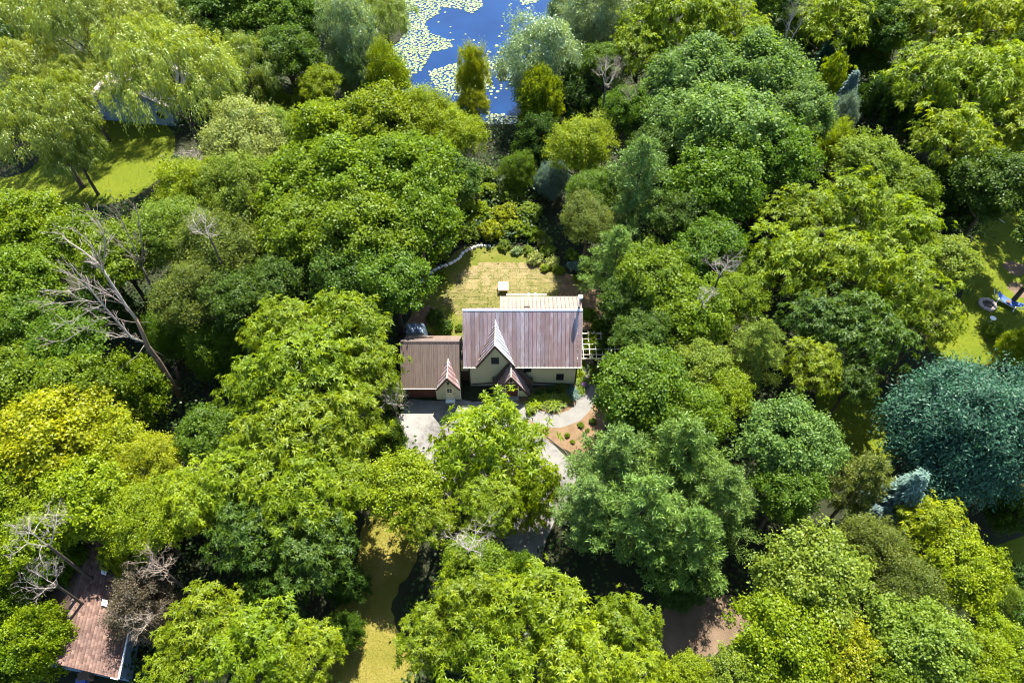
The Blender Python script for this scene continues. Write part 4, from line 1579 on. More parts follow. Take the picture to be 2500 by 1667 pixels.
T_('A', 1930, 275, 38, 'b', 'pale grey-green small tree under the small blue spruce', h=8)
T_('W', 1905, 200, 42, 'w', 'slender yellow-green tree left of the small blue spruce', asp=1.3, h=11)
T_('A', 1915, 345, 48, 'y', 'bright small tree below the great maple group', h=8)
T_('M', 1995, 385, 85, 'v', 'round light green maple above the great walnut')
T_('M', 2080, 440, 72, 'm', 'mid green tree at the upper right of the great walnut')
# --- right: the great walnut
T_('W', 1850, 500, 90, 'w', 'walnut crown on the upper left of the great walnut clump')
T_('W', 1960, 485, 100, 'w', 'topmost walnut crown of the great walnut clump')
T_('W', 2070, 540, 95, 'w', 'walnut crown at the upper right of the great walnut clump')
T_('M', 2165, 610, 78, 'v', 'pale rounded maple at the right end of the great walnut clump')
T_('W', 1800, 610, 92, 'w', 'walnut crown at the left side of the great walnut clump')
T_('W', 1930, 620, 115, 'w', 'widest walnut in the middle of the great walnut clump')
T_('W', 2060, 665, 110, 'w', 'walnut right of the middle in the great walnut clump')
T_('W', 2135, 730, 70, 'w', 'walnut overhanging the left edge of the right lawn')
T_('W', 1990, 770, 98, 'd', 'shaded lower walnut of the great walnut clump')
T_('W', 1880, 740, 85, 'd', 'shaded walnut right of the tall light larch')
T_('W', 1870, 850, 72, 'w', 'walnut above the pale round maple')
T_('W', 1960, 870, 62, 'd', 'dim walnut over the shaded lawn gap')
T_('P', 1740, 800, 85, 'v', 'light green larch with a pointed top right of the house', h=12)
T_('M', 1640, 570, 78, 'g', 'leafy tree with bare twigs left of the great walnut clump')
T_('M', 1700, 680, 62, 'm', 'small leafy tree between the great walnut and the larch')
T_('M', 1590, 720, 88, 'm', 'bright leafy tree right of the house')
T_('M', 1500, 645, 92, 'm', 'leafy tree behind the right corner of the back lawn')
T_('M', 1600, 840, 70, 'v', 'leafy tree right of the gravel path')
T_('M', 1440, 690, 62, 'd', 'dark tree beside the orange mulch at the back lawn')
T_('M', 1475, 770, 68, 'd', 'dark tree overhanging the pergola')
T_('M', 1660, 905, 62, 'y', 'yellow-green tree left of the pale round maple')
T_('T', 2205, 985, 182, 't', 'huge domed blue-green tree at the right edge', asp=1.1, h=14.5)
T_('A', 2335, 800, 40, 'y', 'yellowish small tree above the blue-green dome at the right edge', h=5)
T_('M', 1810, 1010, 108, 'q', 'pale round maple left of the blue-green dome')
T_('M', 1480, 900, 108, 'g', 'leafy tree beside the bend of the gravel path')
T_('M', 1590, 955, 80, 'm', 'leafy tree behind the white pines')
T_('M', 2040, 1180, 50, 'k', 'dark tree squeezed under the blue-green dome', h=7)
# --- lower right
T_('P', 1420, 1055, 112, 'q', 'white pine nearest the driveway in the pine group')
T_('P', 1560, 1045, 128, 'p', 'tallest white pine at the top of the pine group')
T_('P', 1655, 1140, 108, 'p', 'white pine at the right side of the pine group')
T_('P', 1475, 1170, 125, 'p', 'white pine in the lower left of the pine group')
T_('P', 1590, 1230, 108, 'p', 'white pine lowest in the pine group above the dark gap')
T_('P', 1355, 1150, 84, 'q', 'small pine beside the lower driveway')
T_('M', 1810, 1120, 82, 'g', 'dark maple right of the pine group')
T_('P', 1985, 1100, 85, 'o', 'dull olive pine under the blue-green dome')
T_('C', 2065, 1145, 66, 'b', 'pale blue spruce between olive pine and bright cypress', h=11)
T_('C', 1985, 1200, 44, 'b', 'lower pale blue spruce left of the bright cypress', h=8)
T_('A', 2010, 1265, 88, 'o', 'dark olive cypress with brown gaps at lower right', asp=1.15)
T_('W', 2140, 1215, 85, 'Y', 'bright yellow cypress below the blue-green dome', asp=1.2)
T_('M', 2205, 1310, 88, 'y', 'bright yellow-green tree left of the small lower right lawn')
T_('A', 2090, 1360, 85, 'o', 'shaded olive tree below the bright yellow cypress')
T_('M', 1860, 1325, 122, 'v', 'large light green maple in the lower right quarter')
T_('M', 1795, 1475, 118, 'y', 'bright maple at the lower right next to the bare soil')
T_('M', 1920, 1500, 100, 'Y', 'bright yellow-green maple second from bare soil along the bottom')
T_('M', 2110, 1480, 115, 'v', 'pale topped maple along the bottom right')
T_('M', 2210, 1520, 92, 'y', 'bright maple near the bottom right corner')
T_('M', 2320, 1500, 75, 'y', 'leafy tree in the bottom right corner below the purple shrub')
T_('A', 2300, 1390, 48, 'v', 'small leafy tree under the lower right lawn', h=5)
T_('M', 2010, 1560, 90, 'm', 'leafy tree on the bottom edge between the bright maples')
T_('M', 1700, 1560, 75, 'v', 'leafy tree on the bottom edge under the bare soil')
# --- bottom middle
T_('W', 1085, 1395, 112, 'w', 'walnut with star shaped leaves right of the dry lawn')
T_('W', 1245, 1410, 120, 'w', 'wide walnut at the bottom middle')
T_('W', 1435, 1440, 80, 'w', 'round walnut beside the dark gap at the bottom middle')
T_('W', 985, 1470, 78, 'w', 'walnut overhanging the dry lawn at the bottom')
T_('W', 1130, 1520, 112, 'w', 'walnut on the bottom edge right of the dry lawn')
T_('W', 1310, 1530, 118, 'y', 'bright walnut on the bottom edge at the middle')
T_('W', 1465, 1550, 82, 'y', 'bright walnut on the bottom edge below the round walnut')
T_('M', 1585, 1560, 62, 'y', 'small bright tree on the bottom edge left of the bare soil')
T_('M', 1085, 1300, 74, 'm', 'leafy tree with bare twigs below the driveway')
T_('M', 1190, 1320, 48, 'g', 'small leafy tree at the foot of the driveway', h=6)
T_('M', 1560, 1330, 66, 'k', 'dark tree in the shade under the pine group', h=6)
# --- centre front
T_('W', 1125, 1052, 140, 'w', 'walnut in front of the porch with driveway showing through', h=11)
T_('W', 1220, 1140, 70, 'w', 'walnut over the right side of the lower driveway', h=9)
T_('W', 1125, 1165, 72, 'w', 'walnut hanging over the lower driveway')
T_('M', 920, 1115, 88, 'y', 'bright leafy tree left of the driveway')
T_('W', 980, 1190, 72, 'w', 'walnut between the driveway and the dry lawn')
T_('A', 885, 905, 40, 'v', 'small pale tree with white twigs at the garage corner', asp=1.2, h=6)
T_('M', 890, 1010, 45, 'd', 'dark small tree at the left edge of the driveway', h=6)
# --- left of the house
T_('W', 660, 760, 95, 'w', 'walnut at the top left of the big walnut bank left of the garage')
T_('W', 790, 745, 100, 'w', 'walnut at the top of the walnut bank, nearest the back lawn')
T_('W', 700, 860, 118, 'w', 'walnut in the middle of the bank left of the garage')
T_('W', 845, 850, 85, 'w', 'walnut leaning over the garage roof')
T_('W', 590, 900, 92, 'w', 'walnut at the left of the bank beside the dead tree base')
T_('W', 780, 980, 105, 'w', 'walnut low in the bank left of the driveway')
T_('W', 645, 1010, 122, 'w', 'wide walnut below the middle of the left bank')
T_('W', 560, 1100, 100, 'w', 'walnut at the lower left of the left bank')
T_('W', 700, 1140, 125, 'w', 'widest walnut of the left bank above the dark gap')
T_('W', 810, 1110, 72, 'w', 'walnut at the right rim of the left bank')
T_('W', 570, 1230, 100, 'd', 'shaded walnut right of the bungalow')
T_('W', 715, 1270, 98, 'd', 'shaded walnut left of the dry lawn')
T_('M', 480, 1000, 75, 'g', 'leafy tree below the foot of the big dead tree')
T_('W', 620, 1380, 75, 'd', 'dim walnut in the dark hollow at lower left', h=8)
T_('W', 470, 1440, 98, 'w', 'walnut with star shaped leaves right of the bungalow roof')
T_('W', 590, 1490, 115, 'w', 'wide walnut on the bottom edge left of the dry lawn')
T_('W', 700, 1510, 85, 'w', 'walnut on the bottom edge bordering the dry lawn')
T_('W', 420, 1540, 80, 'w', 'walnut on the bottom edge at the bungalow gutter')
# --- far left
T_('M', 60, 530, 100, 'w', 'yellow-green maple at the left edge below the sunny lawn')
T_('M', 155, 560, 80, 'm', 'maple behind the branches of the dead tree, upper left')
T_('M', 60, 640, 90, 'm', 'maple at the left edge level with the dead tree branches')
T_('M', 45, 745, 88, 'g', 'dark maple at the left edge level with the house roof')
T_('M', 150, 800, 92, 'g', 'maple below the dead tree branches')
T_('M', 270, 590, 85, 'm', 'maple behind the upper fork of the dead tree')
T_('M', 45, 880, 95, 'm', 'maple at the left edge level with the garage')
T_('M', 170, 900, 92, 'm', 'maple left of the dead tree trunk')
T_('M', 295, 905, 78, 'm', 'maple directly left of the foot of the dead tree', h=9)
T_('M', 255, 720, 62, 'k', 'dark tree in the hollow behind the dead tree branches', h=9)
T_('M', 130, 1010, 125, 'Y', 'big bright yellow maple at the left')
T_('M', 255, 1030, 85, 'Y', 'bright yellow maple right of the biggest yellow one')
T_('A', 340, 1065, 82, 'Y', 'pale yellow feathery tree below the dead tree')
T_('M', 60, 1110, 95, 'w', 'maple at the left edge below the big yellow maple')
T_('M', 200, 1145, 105, 'y', 'yellow-green maple above the bungalow, left part')
T_('A', 330, 1190, 92, 'y', 'feathery tree above the bungalow, right part')
T_('W', 440, 1150, 92, 'y', 'yellow walnut between the feathery trees and the left bank')
T_('M', 60, 1240, 85, 'w', 'maple at the left edge behind grey bare twigs')
T_('M', 140, 1300, 70, 'g', 'maple at the upper left of the bungalow roof', h=9)
T_('M', 100, 1470, 78, 'y', 'bright maple covering the left edge of the bungalow roof', h=8)
T_('M', 30, 1380, 68, 'm', 'maple at the left edge beside the bungalow', h=8)
T_('M', 45, 1520, 72, 'm', 'leafy tree in the bottom left corner', h=8)
T_('W', 300, 1290, 45, 'y', 'small yellow-green tree above the bungalow ridge', h=8)
# --- middle left
T_('A', 560, 320, 105, 'L', 'fluffy pale tree with whitish tips left of centre top')
T_('A', 650, 310, 75, 'v', 'pale feathery tree right of the whitish one')
T_('A', 530, 260, 45, 'y', 'small yellow-green tree above the whitish tree', h=8)
T_('A', 620, 235, 45, 'v', 'small pale tree under the half shaded willow', h=8)
T_('A', 440, 430, 85, 'y', 'feathery tree at the right of the shaded lawn')
T_('A', 545, 430, 95, 'v', 'feathery tree below the whitish tree')
T_('A', 390, 530, 92, 'v', 'feathery tree with bare white branches right of the lawn shadows')
T_('A', 500, 570, 100, 'o', 'dull green tree in the middle of the left half')
T_('A', 440, 680, 92, 'o', 'dull green tree right of the dead tree fork')
T_('M', 540, 690, 75, 'd', 'dark tree left of the top of the walnut bank')
T_('A', 400, 775, 58, 'g', 'small tree beside the trunk of the dead tree', h=7)
T_('A', 500, 810, 66, 'g', 'small tree right of the dead tree trunk', h=8)
T_('W', 720, 230, 50, 'y', 'bright small tree beside the silver column, lower right', h=8)
T_('M', 760, 320, 100, 'w', 'maple at the upper left of the central maple mass')
T_('M', 870, 295, 100, 'w', 'maple at the top of the central maple mass')
T_('A', 975, 275, 85, 'y', 'yellow-green tree between the central mass and the pond tip')
T_('A', 1050, 320, 72, 'y', 'yellow-green tree at the right of the central mass below the pond')
T_('M', 690, 420, 98, 'm', 'maple at the left side of the central maple mass')
T_('M', 810, 420, 118, 'm', 'widest maple in the central maple mass')
T_('M', 940, 400, 105, 'm', 'maple right of the middle in the central maple mass')
T_('M', 690, 540, 92, 'm', 'maple at the lower left of the central maple mass')
T_('M', 830, 540, 112, 'm', 'maple at the bottom of the central maple mass')
T_('M', 960, 505, 95, 'm', 'maple left of the vine covered hollow')
T_('M', 900, 640, 85, 'g', 'dark maple overhanging the stone border')
T_('M', 800, 640, 85, 'd', 'dark maple left of the stone border')
T_('M', 640, 640, 65, 'd', 'dark maple between dull tree and central mass')
T_('M', 1045, 415, 62, 'd', 'dark tree with fallen bare branches right of the central mass')
# --- centre top: hollow and pines
T_('A', 1330, 335, 82, 'y', 'round bright tree above the pale pine')
T_('M', 1235, 330, 55, 'k', 'dark tree in the hollow below the pond', h=8)
T_('A', 1270, 415, 42, 'b', 'bluish leafed small tree left of the round bright tree', h=6)
T_('A', 1355, 440, 62, 'g', 'green tree between the bright round tree and the pale pine')
T_('P', 1465, 425, 105, 'q', 'pale white pine above the back lawn', asp=1.1)
T_('A', 1350, 505, 66, 'o', 'brownish green bush-like tree above the back lawn')
T_('P', 1415, 590, 82, 'p', 'green pine at the right of the back lawn')
T_('M', 1570, 500, 70, 'd', 'dark tree right of the pale white pine')
T_('A', 1190, 400, 45, 'g', 'small tree in the middle of the hollow', h=6)

# --- just outside the frame, so that the wood goes on
for sp, u, v, r in (('W', -90, 700, 120), ('M', -110, 950, 120), ('M', -90, 1250, 100), ('W', 2440, 150, 120), ('W', 2460, 350, 110), ('M', 2440, 560, 95), ('M', 2450, 950, 100),
                    ('L', -100, 100, 110), ('M', 2440, 1480, 95), ('W', 800, -80, 70), ('M', 1100, 1660, 90), ('W', 650, 1650, 90), ('M', 300, 1660, 80), ('M', 1900, 1650, 90), ('M', 2480, 700, 90)):
    tree(sp, u, v, r, random.choice('mwd'), 'leafy tree outside the picture continuing the wood', group='trees continuing the wood outside the picture')

# --- shrubs and garden plants
def shrub(u, v, R, col, label, name='shrub', cat='shrub', flat=0.8, mesh=None, group=None, z0=0.0):
    p = at(u, v, z0 + R * 0.4)
    o = link(name, mesh or random.choice(CR['B']), None, (p[0], p[1], z0 + R * 0.35))
    s_ = R * 0.92 / 2.0
    o.scale = (s_, s_, s_ * flat / 0.8)
    o.rotation_euler = (0, 0, random.uniform(0, 6.28))
    cc = np.array(COLS[col]) * random.uniform(0.92, 1.08)
    o.color = (*cc, 1)
    return tag(o, label, cat, group)


def blade_clump(R=1.0, n=420):
    """arching strap leaves from one crown, like a daylily"""
    a = RNG.uniform(0, 2 * np.pi, n)
    e = RNG.uniform(0.35, 1.35, n)
    T = np.stack([np.cos(a) * np.cos(e), np.sin(a) * np.cos(e), np.sin(e)], 1)
    P = np.stack([RNG.normal(0, 0.22, n), RNG.normal(0, 0.22, n), np.full(n, 0.02)], 1) * R
    L = RNG.uniform(0.55, 0.95, n) * R
    B = norm(np.cross(T, np.array([0, 0, 1.0])))
    W = 0.035 * R
    mid = P + T * (L * 0.7)[:, None]
    tip = P + T * (L * 0.95)[:, None] + np.stack([np.cos(a), np.sin(a), np.zeros(n)], 1) * (L * 0.32)[:, None] - np.array([0, 0, 1.0]) * (L * 0.2)[:, None]
    V = np.stack([P - B * W, P + B * W, mid + B * W * 1.3, mid - B * W * 1.3, tip], 1).reshape(-1, 3)
    k = np.arange(n)[:, None] * 5
    F = np.concatenate([k + np.array([[0, 1, 2]]), k + np.array([[0, 2, 3]]), k + np.array([[3, 2, 4]])])
    return V, F, np.repeat(RNG.uniform(0.2, 0.9, n), 5)


LILY = np_mesh('daylily', *blade_clump()[:2], M_LEAF, blade_clump()[2])
HOSTA = mk('hosta', broadleaf, M_LEAF, R=2.0, nl=7, per=9, leaves=26, L=0.75, W=0.34, zmin=0.1, asp=0.6)
for (u, v, R, c, lab) in [
        (1352, 985, 1.0, 'v', 'largest daylily clump in the sunny mulch before the house'), (1376, 975, 0.75, 'v', 'daylily clump at the right end of the sunny group'),
        (1335, 978, 0.85, 'y', 'daylily clump in the middle of the front bed'), (1308, 985, 0.85, 'y', 'daylily clump beside the porch corner'),
        (1318, 962, 0.6, 'd', 'shaded daylily clump next to the porch roof corner'), (1372, 952, 0.8, 'o', 'brownish green clump in the shade under the right window'),
        (1396, 962, 0.8, 'b', 'bluish plant in the shade at the front right house corner'), (1345, 958, 0.7, 'k', 'dark clump in the shade against the front wall'),
        (1412, 890, 0.75, 'v', 'leafy plant by the path at the right house corner'), (1414, 918, 0.7, 'y', 'light plant below the right eave corner'),
        (1420, 935, 0.7, 'v', 'light plant beside the flower pot at the house corner'), (1415, 955, 0.55, 'm', 'green plant at the corner of the house shadow'),
        (1456, 925, 0.75, 'm', 'green plant on the outer side of the path bend'), (1452, 905, 0.6, 'm', 'small plant on the outer side of the path near the pergola')]:
    p = at(u, v, 0.1)
    o = link('daylily_clump', LILY, None, (p[0], p[1], 0.01))
    o.scale = (R * 1.25,) * 3
    o.rotation_euler = (0, 0, random.uniform(0, 6))
    o.color = (*COLS[c], 1)
    tag(o, lab, 'plant', 'plants in the front garden bed')
for (u, v, R, c, lab) in [
        (1418, 1037, 0.42, 'm', 'round green shrub on the mulch below the path'), (1447, 1028, 0.45, 'g', 'dark shrub at the edge of the mulch near the leafy tree'),
        (1385, 1062, 0.35, 'y', 'small yellow-green plant on the lower mulch'), (1398, 1078, 0.3, 'y', 'tiny yellow-green plant lowest on the mulch'),
        (1434, 1050, 0.28, 'm', 'tiny green plant beside the round shrub on the mulch'), (1296, 1003, 0.6, 'v', 'light green shrub at the path edge under the walnut')]:
    shrub(u, v, R, c, lab)
# back garden border
for (u, v, R, c, lab, ms) in [
        (1262, 613, 0.75, 's', 'white edged hosta, leftmost at the top of the back lawn', 'H'), (1307, 632, 1.1, 'L', 'large variegated hosta at the upper right of the back lawn', 'H'),
        (1350, 640, 1.0, 'L', 'variegated plant right of the largest hosta', 'H'), (1402, 650, 0.9, 'b', 'pale blue hosta in the shade right of the sod', 'H'),
        (1290, 612, 0.9, 'v', 'green shrub between two hostas', 'B'), (1335, 612, 1.2, 'v', 'bushy shrub behind the largest hosta', 'B'), (1365, 660, 0.9, 'm', 'green shrub in front of the variegated plant', 'B'),
        (1330, 655, 0.7, 'y', 'low yellow-green plant at the sod edge', 'B'), (1395, 625, 1.2, 'g', 'dark shrub behind the blue hosta', 'B'), (1230, 600, 1.0, 'v', 'shrub at the top middle of the back lawn', 'B'),
        (1410, 680, 0.8, 'm', 'shrub at the top of the orange mulch', 'B'), (1080, 625, 0.9, 'v', 'shrub behind the stone border, upper part', 'B'), (1048, 650, 0.9, 'y', 'shrub behind the stone border, middle', 'B'),
        (1020, 668, 0.9, 'v', 'shrub at the left end of the stone border', 'B'), (1078, 672, 0.9, 'm', 'leafy shrub on the lawn side of the stone border', 'B'),
        (1445, 830, 1.0, 'm', 'climbing shrub over the middle of the pergola', 'B'), (1462, 800, 1.2, 'g', 'dark climber over the far end of the pergola', 'B'), (1440, 770, 1.0, 'g', 'climber at the back right house corner', 'B'),
        (1470, 850, 1.3, 'd', 'dark climber over the outer pergola corner', 'B'), (1485, 815, 1.3, 'd', 'dark climber over the outer end of the pergola', 'B'), (1440, 848, 0.9, 'm', 'climber hanging over the near edge of the pergola', 'B'), (1418, 760, 0.7, 'm', 'small bright climber at the right roof edge', 'B'),
        (1120, 800, 0.6, 'm', 'small bush behind the link roof', 'B'), (1085, 800, 1.3, 'd', 'low dark bush behind the garage', 'B'), (1060, 775, 1.2, 'd', 'dark bush at the shaded left of the back lawn', 'B')]:
    climber = 1425 < u < 1500 and 755 < v < 880
    shrub(u, v, R, c, lab, mesh=HOSTA if ms == 'H' else None, name='hosta' if ms == 'H' else 'climber' if climber else 'shrub',
          cat='plant' if ms == 'H' else 'climber' if climber else 'shrub', z0=1.5 if climber else 0.0, flat=1.2 if climber else 0.8)
# the hollow behind the back lawn: vines and low bushes
for k, (u, v, R, c) in enumerate([(1150, 470, 2.2, 'v'), (1200, 470, 2.0, 'y'), (1250, 480, 2.3, 'v'), (1170, 520, 2.3, 'y'), (1230, 530, 2.3, 'Y'), (1290, 520, 2.0, 'v'), (1200, 565, 2.0, 'Y'), (1260, 560, 1.8, 'y'), (1150, 565, 1.8, 'v'),
                                  (1300, 570, 1.6, 'm'), (1180, 430, 2.0, 'v'), (1330, 590, 1.3, 'o'), (1130, 510, 2.0, 'm'), (1110, 570, 1.6, 'm')]):
    shrub(u, v, R, c, 'low vine covered bush in the sunny hollow behind the back lawn', group='vine bushes in the hollow')
p_ = shrub(2430, 812, 1.55, 'v', 'round bush alone on the right lawn')
shrub(2488, 1542, 1.3, 'v', 'purple leaved shrub at the right edge near the bottom').color = (0.075, 0.05, 0.12, 1)
shrub(2480, 1400, 1.2, 'k', 'dark shrub beside the small lower right lawn')
shrub(130, 1600, 0.9, 'k', 'dull red shrub at the bungalow eave').color = (0.12, 0.055, 0.06, 1)
shrub(1060, 1202, 0.5, 'v', 'white flowering shrub between trees left of the driveway').color = (0.7, 0.7, 0.68, 1)
c = at(1426, 940, 0.3)
t = empty('flower_pot', (c[0], c[1], 0), 'pot of purple and white flowers at the right house corner', 'flower pot')
MB().tube([(0, 0, 0), (0, 0, 0.35)], [0.18, 0.25], 10).build('pot', M_BDOOR, t)
o = link('flowers', CR['B'][0], t, (0, 0, 0.5))
o.scale = (0.17, 0.17, 0.17)
o.color = (0.35, 0.22, 0.5, 1)

# lily pads: hundreds of floating leaves, too many and too small to count
PADZONES = [(V2([(880, -20), (1010, -10), (1010, 30), (975, 50), (985, 75), (1035, 95), (1040, 108), (990, 120), (965, 165), (930, 180), (900, 150), (880, 80)]), 1500, 0.34),
            (V2([(985, 165), (1040, 148), (1120, 150), (1130, 200), (1070, 228), (1005, 208)]), 420, 0.33),
            (V2([(1100, 140), (1180, 148), (1185, 160), (1120, 160)]), 110, 0.33), (V2([(1155, 140), (1185, 150), (1180, 190), (1150, 180)]), 70, 0.33),
            (V2([(1010, -20), (1110, -20), (1105, 15), (1085, 30), (1050, 20), (1010, 15)]), 320, 0.36), (V2([(1190, -20), (1240, -20), (1235, 5), (1200, 12)]), 90, 0.36),
            (V2([(1120, 258), (1200, 270), (1190, 290), (1120, 285)]), 90, 0.32), (V2([(1000, -20), (1260, -20), (1250, 60), (1150, 110), (1000, 100)]), 26, 0.24),
            (V2([(1130, 100), (1180, 110), (1180, 200), (1120, 240), (1100, 130)]), 30, 0.3)]
pv_, pf_ = [], []
placed = []
for zn, n, R in PADZONES:
    W = poly_world(zn, -0.2)
    lo, hi = W[:, :2].min(0), W[:, :2].max(0)
    c = 0
    for _ in range(n * 30):
        q = RNG.uniform(lo, hi)
        if not inside(W, q[:1], q[1:])[0]: continue
        r = R * random.uniform(0.7, 1.2)
        if any((q[0] - a) ** 2 + (q[1] - b) ** 2 < (r + rr) ** 2 * 0.72 for a, b, rr in placed[-700:]): continue
        placed.append((q[0], q[1], r))
        a0 = random.uniform(0, 6.28)
        k = len(pv_)
        tx, ty = random.uniform(-.06, .06), random.uniform(-.06, .06)
        zz = -0.2 + random.uniform(0, 0.03)
        pv_.append((q[0], q[1], zz - 0.01))
        for j in range(8):
            a = a0 + 0.25 + j * (5.8 / 7)
            pv_.append((q[0] + r * math.cos(a), q[1] + r * math.sin(a), zz + r * (tx * math.cos(a) + ty * math.sin(a)) + 0.02))
        pf_ += [(k, k + j, k + j + 1) for j in range(1, 8)]
        c += 1
        if c >= n: break
me = bpy.data.meshes.new('lily_pads')
me.from_pydata(pv_, [], pf_)
me.materials.append(M_PAD)
tag(link('lily_pads', me), 'mats of pale green lily pads floating on the pond', 'lily pads', kind='stuff')

# --- bare trees
def bare_mesh(seed, depth=4, H_=6.0, spread=0.75, r0=0.075):
    r = random.Random(seed)
    m = MB()

    def grow(p, d, l, rad, lev):
        pts = [p]
        q = p
        dd = d
        for k in range(3):
            dd = (dd + Vector((r.gauss(0, .16), r.gauss(0, .16), r.gauss(0.05, .12)))).normalized()
            q = q + dd * l / 3
            pts.append(q)
        m.tube(pts, [rad, rad * .85, rad * .7, rad * .5], 5 if lev < 2 else 3, cap=False)
        if lev >= depth: return
        for k in range(r.choice((3, 4, 4))):
            b = pts[r.choice((1, 2, 3, 3))]
            nd_ = (dd + Vector((r.gauss(0, spread), r.gauss(0, spread), r.gauss(0.1, spread * .5)))).normalized()
            grow(b, nd_, l * r.uniform(.5, .78), rad * .5, lev + 1)
    for k in range(3):
        a = k * 2.1 + r.uniform(-.4, .4)
        grow(Vector((0, 0, 0)), Vector((math.cos(a) * .5, math.sin(a) * .5, 0.9)).normalized(), H_ * .42, r0, 0)
    return m.mesh('branches', M_DEADBARK)


BR = [bare_mesh(k + 3) for k in range(4)]


def bare(u, v, r, label, col=(1, 1, 1), h=9, k=0, zs=1.0, name='bare_tree'):
    u, v, r = u * 2500 / 2352, v * 2500 / 2352, r * 2500 / 2352
    p = at(u, v, h)
    R = r * depth_at(p) / FOC
    s_ = R / 3.4
    root = empty(name, (p[0], p[1], 0), label, 'dead tree', rz=random.uniform(0, 6.28))
    zb = max(0.3, h - 2.6 * s_ * zs)
    MB().tube([(0, 0, -0.1), (0.1, 0, zb * .5), (0, 0, zb + 0.3)], [0.16 * s_ + .05, 0.14 * s_ + 0.03, 0.12 * s_ + .02], 7).build('trunk', M_BARK, root)
    o = link('branches', BR[k % 4], root, (0, 0, zb))
    o.scale = (s_, s_, s_ * zs)
    o.color = (*col, 1)


bare(1395, 165, 52, 'dead grey branches right of the large silver willow', (1.3, 1.25, 1.2), 15, 0)
bare(1450, 215, 28, 'small dead branches below the first dead grey branches', (1.2, 1.1, 1.0), 13, 1)
bare(1825, 50, 52, 'tall grey leafless tree at the top edge', (0.9, 0.95, 0.95), 17, 2, 1.9)
bare(432, 362, 52, 'pale leafless shrub by the shaded lawn', (1.3, 1.25, 1.35), 12, 3)
bare(470, 520, 48, 'white bare branches poking through the feathery trees', (1.5, 1.5, 1.5), 16.5, 1)
bare(900, 915, 66, 'pale twiggy dead branches at the garage corner', (1.5, 1.5, 1.5), 6.5, 2)
bare(1075, 1245, 62, 'white bare twigs at the top of the tree below the driveway', (1.5, 1.5, 1.55), 12.5, 3)
bare(80, 1230, 82, 'grey leafless branches at the left above the bungalow', (1.1, 1.1, 1.15), 14, 0)
bare(110, 1330, 60, 'grey bare twigs beside the bungalow roof, left side', (1.2, 1.2, 1.2), 10.5, 1)
bare(365, 1300, 70, 'tangle of pale dead branches above the bungalow gutter', (1.2, 1.1, 1.0), 9.5, 2)
bare(1660, 610, 44, 'white bare twigs left of the great walnut clump', (1.4, 1.4, 1.45), 15, 3)
bare(1620, 680, 34, 'small white bare twigs above the larch', (1.4, 1.4, 1.45), 14, 0)
bare(1090, 370, 42, 'fallen bare branches leaning in the hollow', (0.8, 0.75, 0.7), 9, 1)
# half dead, brown leaved tree over the bungalow
br = tree('A', 335, 1395, 78, 'o', 'brown half dead tree hanging over the bungalow roof', h=8)
br.children[0].color = (0.15, 0.125, 0.085, 1)
bare(325, 1420, 46, 'pale dead twigs inside the brown half dead tree', (1.2, 1.15, 1.1), 8.4, 3)

# the big dead tree on the left: a leaning bole that forks, built limb by limb
base = at(447, 985, 0)
dead = empty('dead_tree', (base[0], base[1], 0), 'big dead tree with long bare leaning limbs on the left', 'dead tree')
BY = base[1]


def limb(px, r0, r1, dy0=0.0, dy1=0.0, nm='branch', sub=True, seed=0):
    n = len(px)
    P = []
    for i, (u, v) in enumerate(px):
        y = BY + dy0 + (dy1 - dy0) * i / (n - 1)
        q = aty(u, v, y)
        P.append(Vector((q[0] - base[0], q[1] - base[1], q[2])))
    m = MB()
    m.tube(P, [(r0 + (r1 - r0) * i / (n - 1)) * 0.68 for i in range(n)], 8 if r0 > .15 else 5)
    if sub:
        rr_ = random.Random(seed)
        for k in range(max(4, n * 4)):
            i = rr_.randrange(0, n - 1)
            t = rr_.random()
            p = P[i].lerp(P[i + 1], t)
            d = (P[i + 1] - P[i]).normalized()
            dd = (d + Vector((rr_.gauss(-.25, .5), rr_.gauss(0, .7), rr_.gauss(0, .4)))).normalized()
            l = rr_.uniform(0.5, 1.9)
            e = p + dd * l + Vector((0, 0, 0.15 * l))
            rad = max(0.015, (r0 + (r1 - r0) * (i + t) / (n - 1)) * 0.35)
            rad = min(rad, .03)
            md = p.lerp(e, .5) + Vector((rr_.gauss(0, .08), rr_.gauss(0, .08), rr_.gauss(0, .08)))
            m.tube([p, md, e], [rad, rad * .7, .008], 4)
            for _ in range(2):
                f = md + (dd + Vector((rr_.gauss(0, .6), rr_.gauss(0, .6), rr_.gauss(0, .6)))).normalized() * l * .45
                m.tube([md, f], [rad * .5, .006], 3)
    o = m.build(nm, M_DEADBARK, dead, smooth=True)
    return o


def z4(pts): return [(x / 2.8, 550 + y / 2.8) for x, y in pts]


limb(z4([(1250, 1195), (1150, 1040), (1085, 930), (1010, 830), (975, 740), (930, 640)]), 0.50, 0.22, 0, 0, 'trunk', False).color = (0.62, 0.5, 0.4, 1)
limb(z4([(930, 640), (860, 550), (800, 455), (730, 350), (700, 290)]), 0.21, 0.13, 0, 1.0, 'branch', True, 1)
limb(z4([(700, 290), (650, 240), (560, 170), (470, 110), (400, 45)]), 0.13, 0.03, 1.0, 3.0, 'branch', True, 2)
limb(z4([(705, 290), (715, 200), (720, 110), (700, 20), (660, -40)]), 0.10, 0.025, 1.0, 2.2, 'branch', True, 3)
limb(z4([(690, 270), (640, 160), (590, 90), (480, 20)]), 0.09, 0.02, 1.0, 0.2, 'branch', True, 4)
limb(z4([(985, 800), (900, 770), (830, 690), (760, 610), (690, 530), (610, 430), (550, 350), (480, 260)]), 0.19, 0.04, 0, -1.5, 'branch', True, 5)
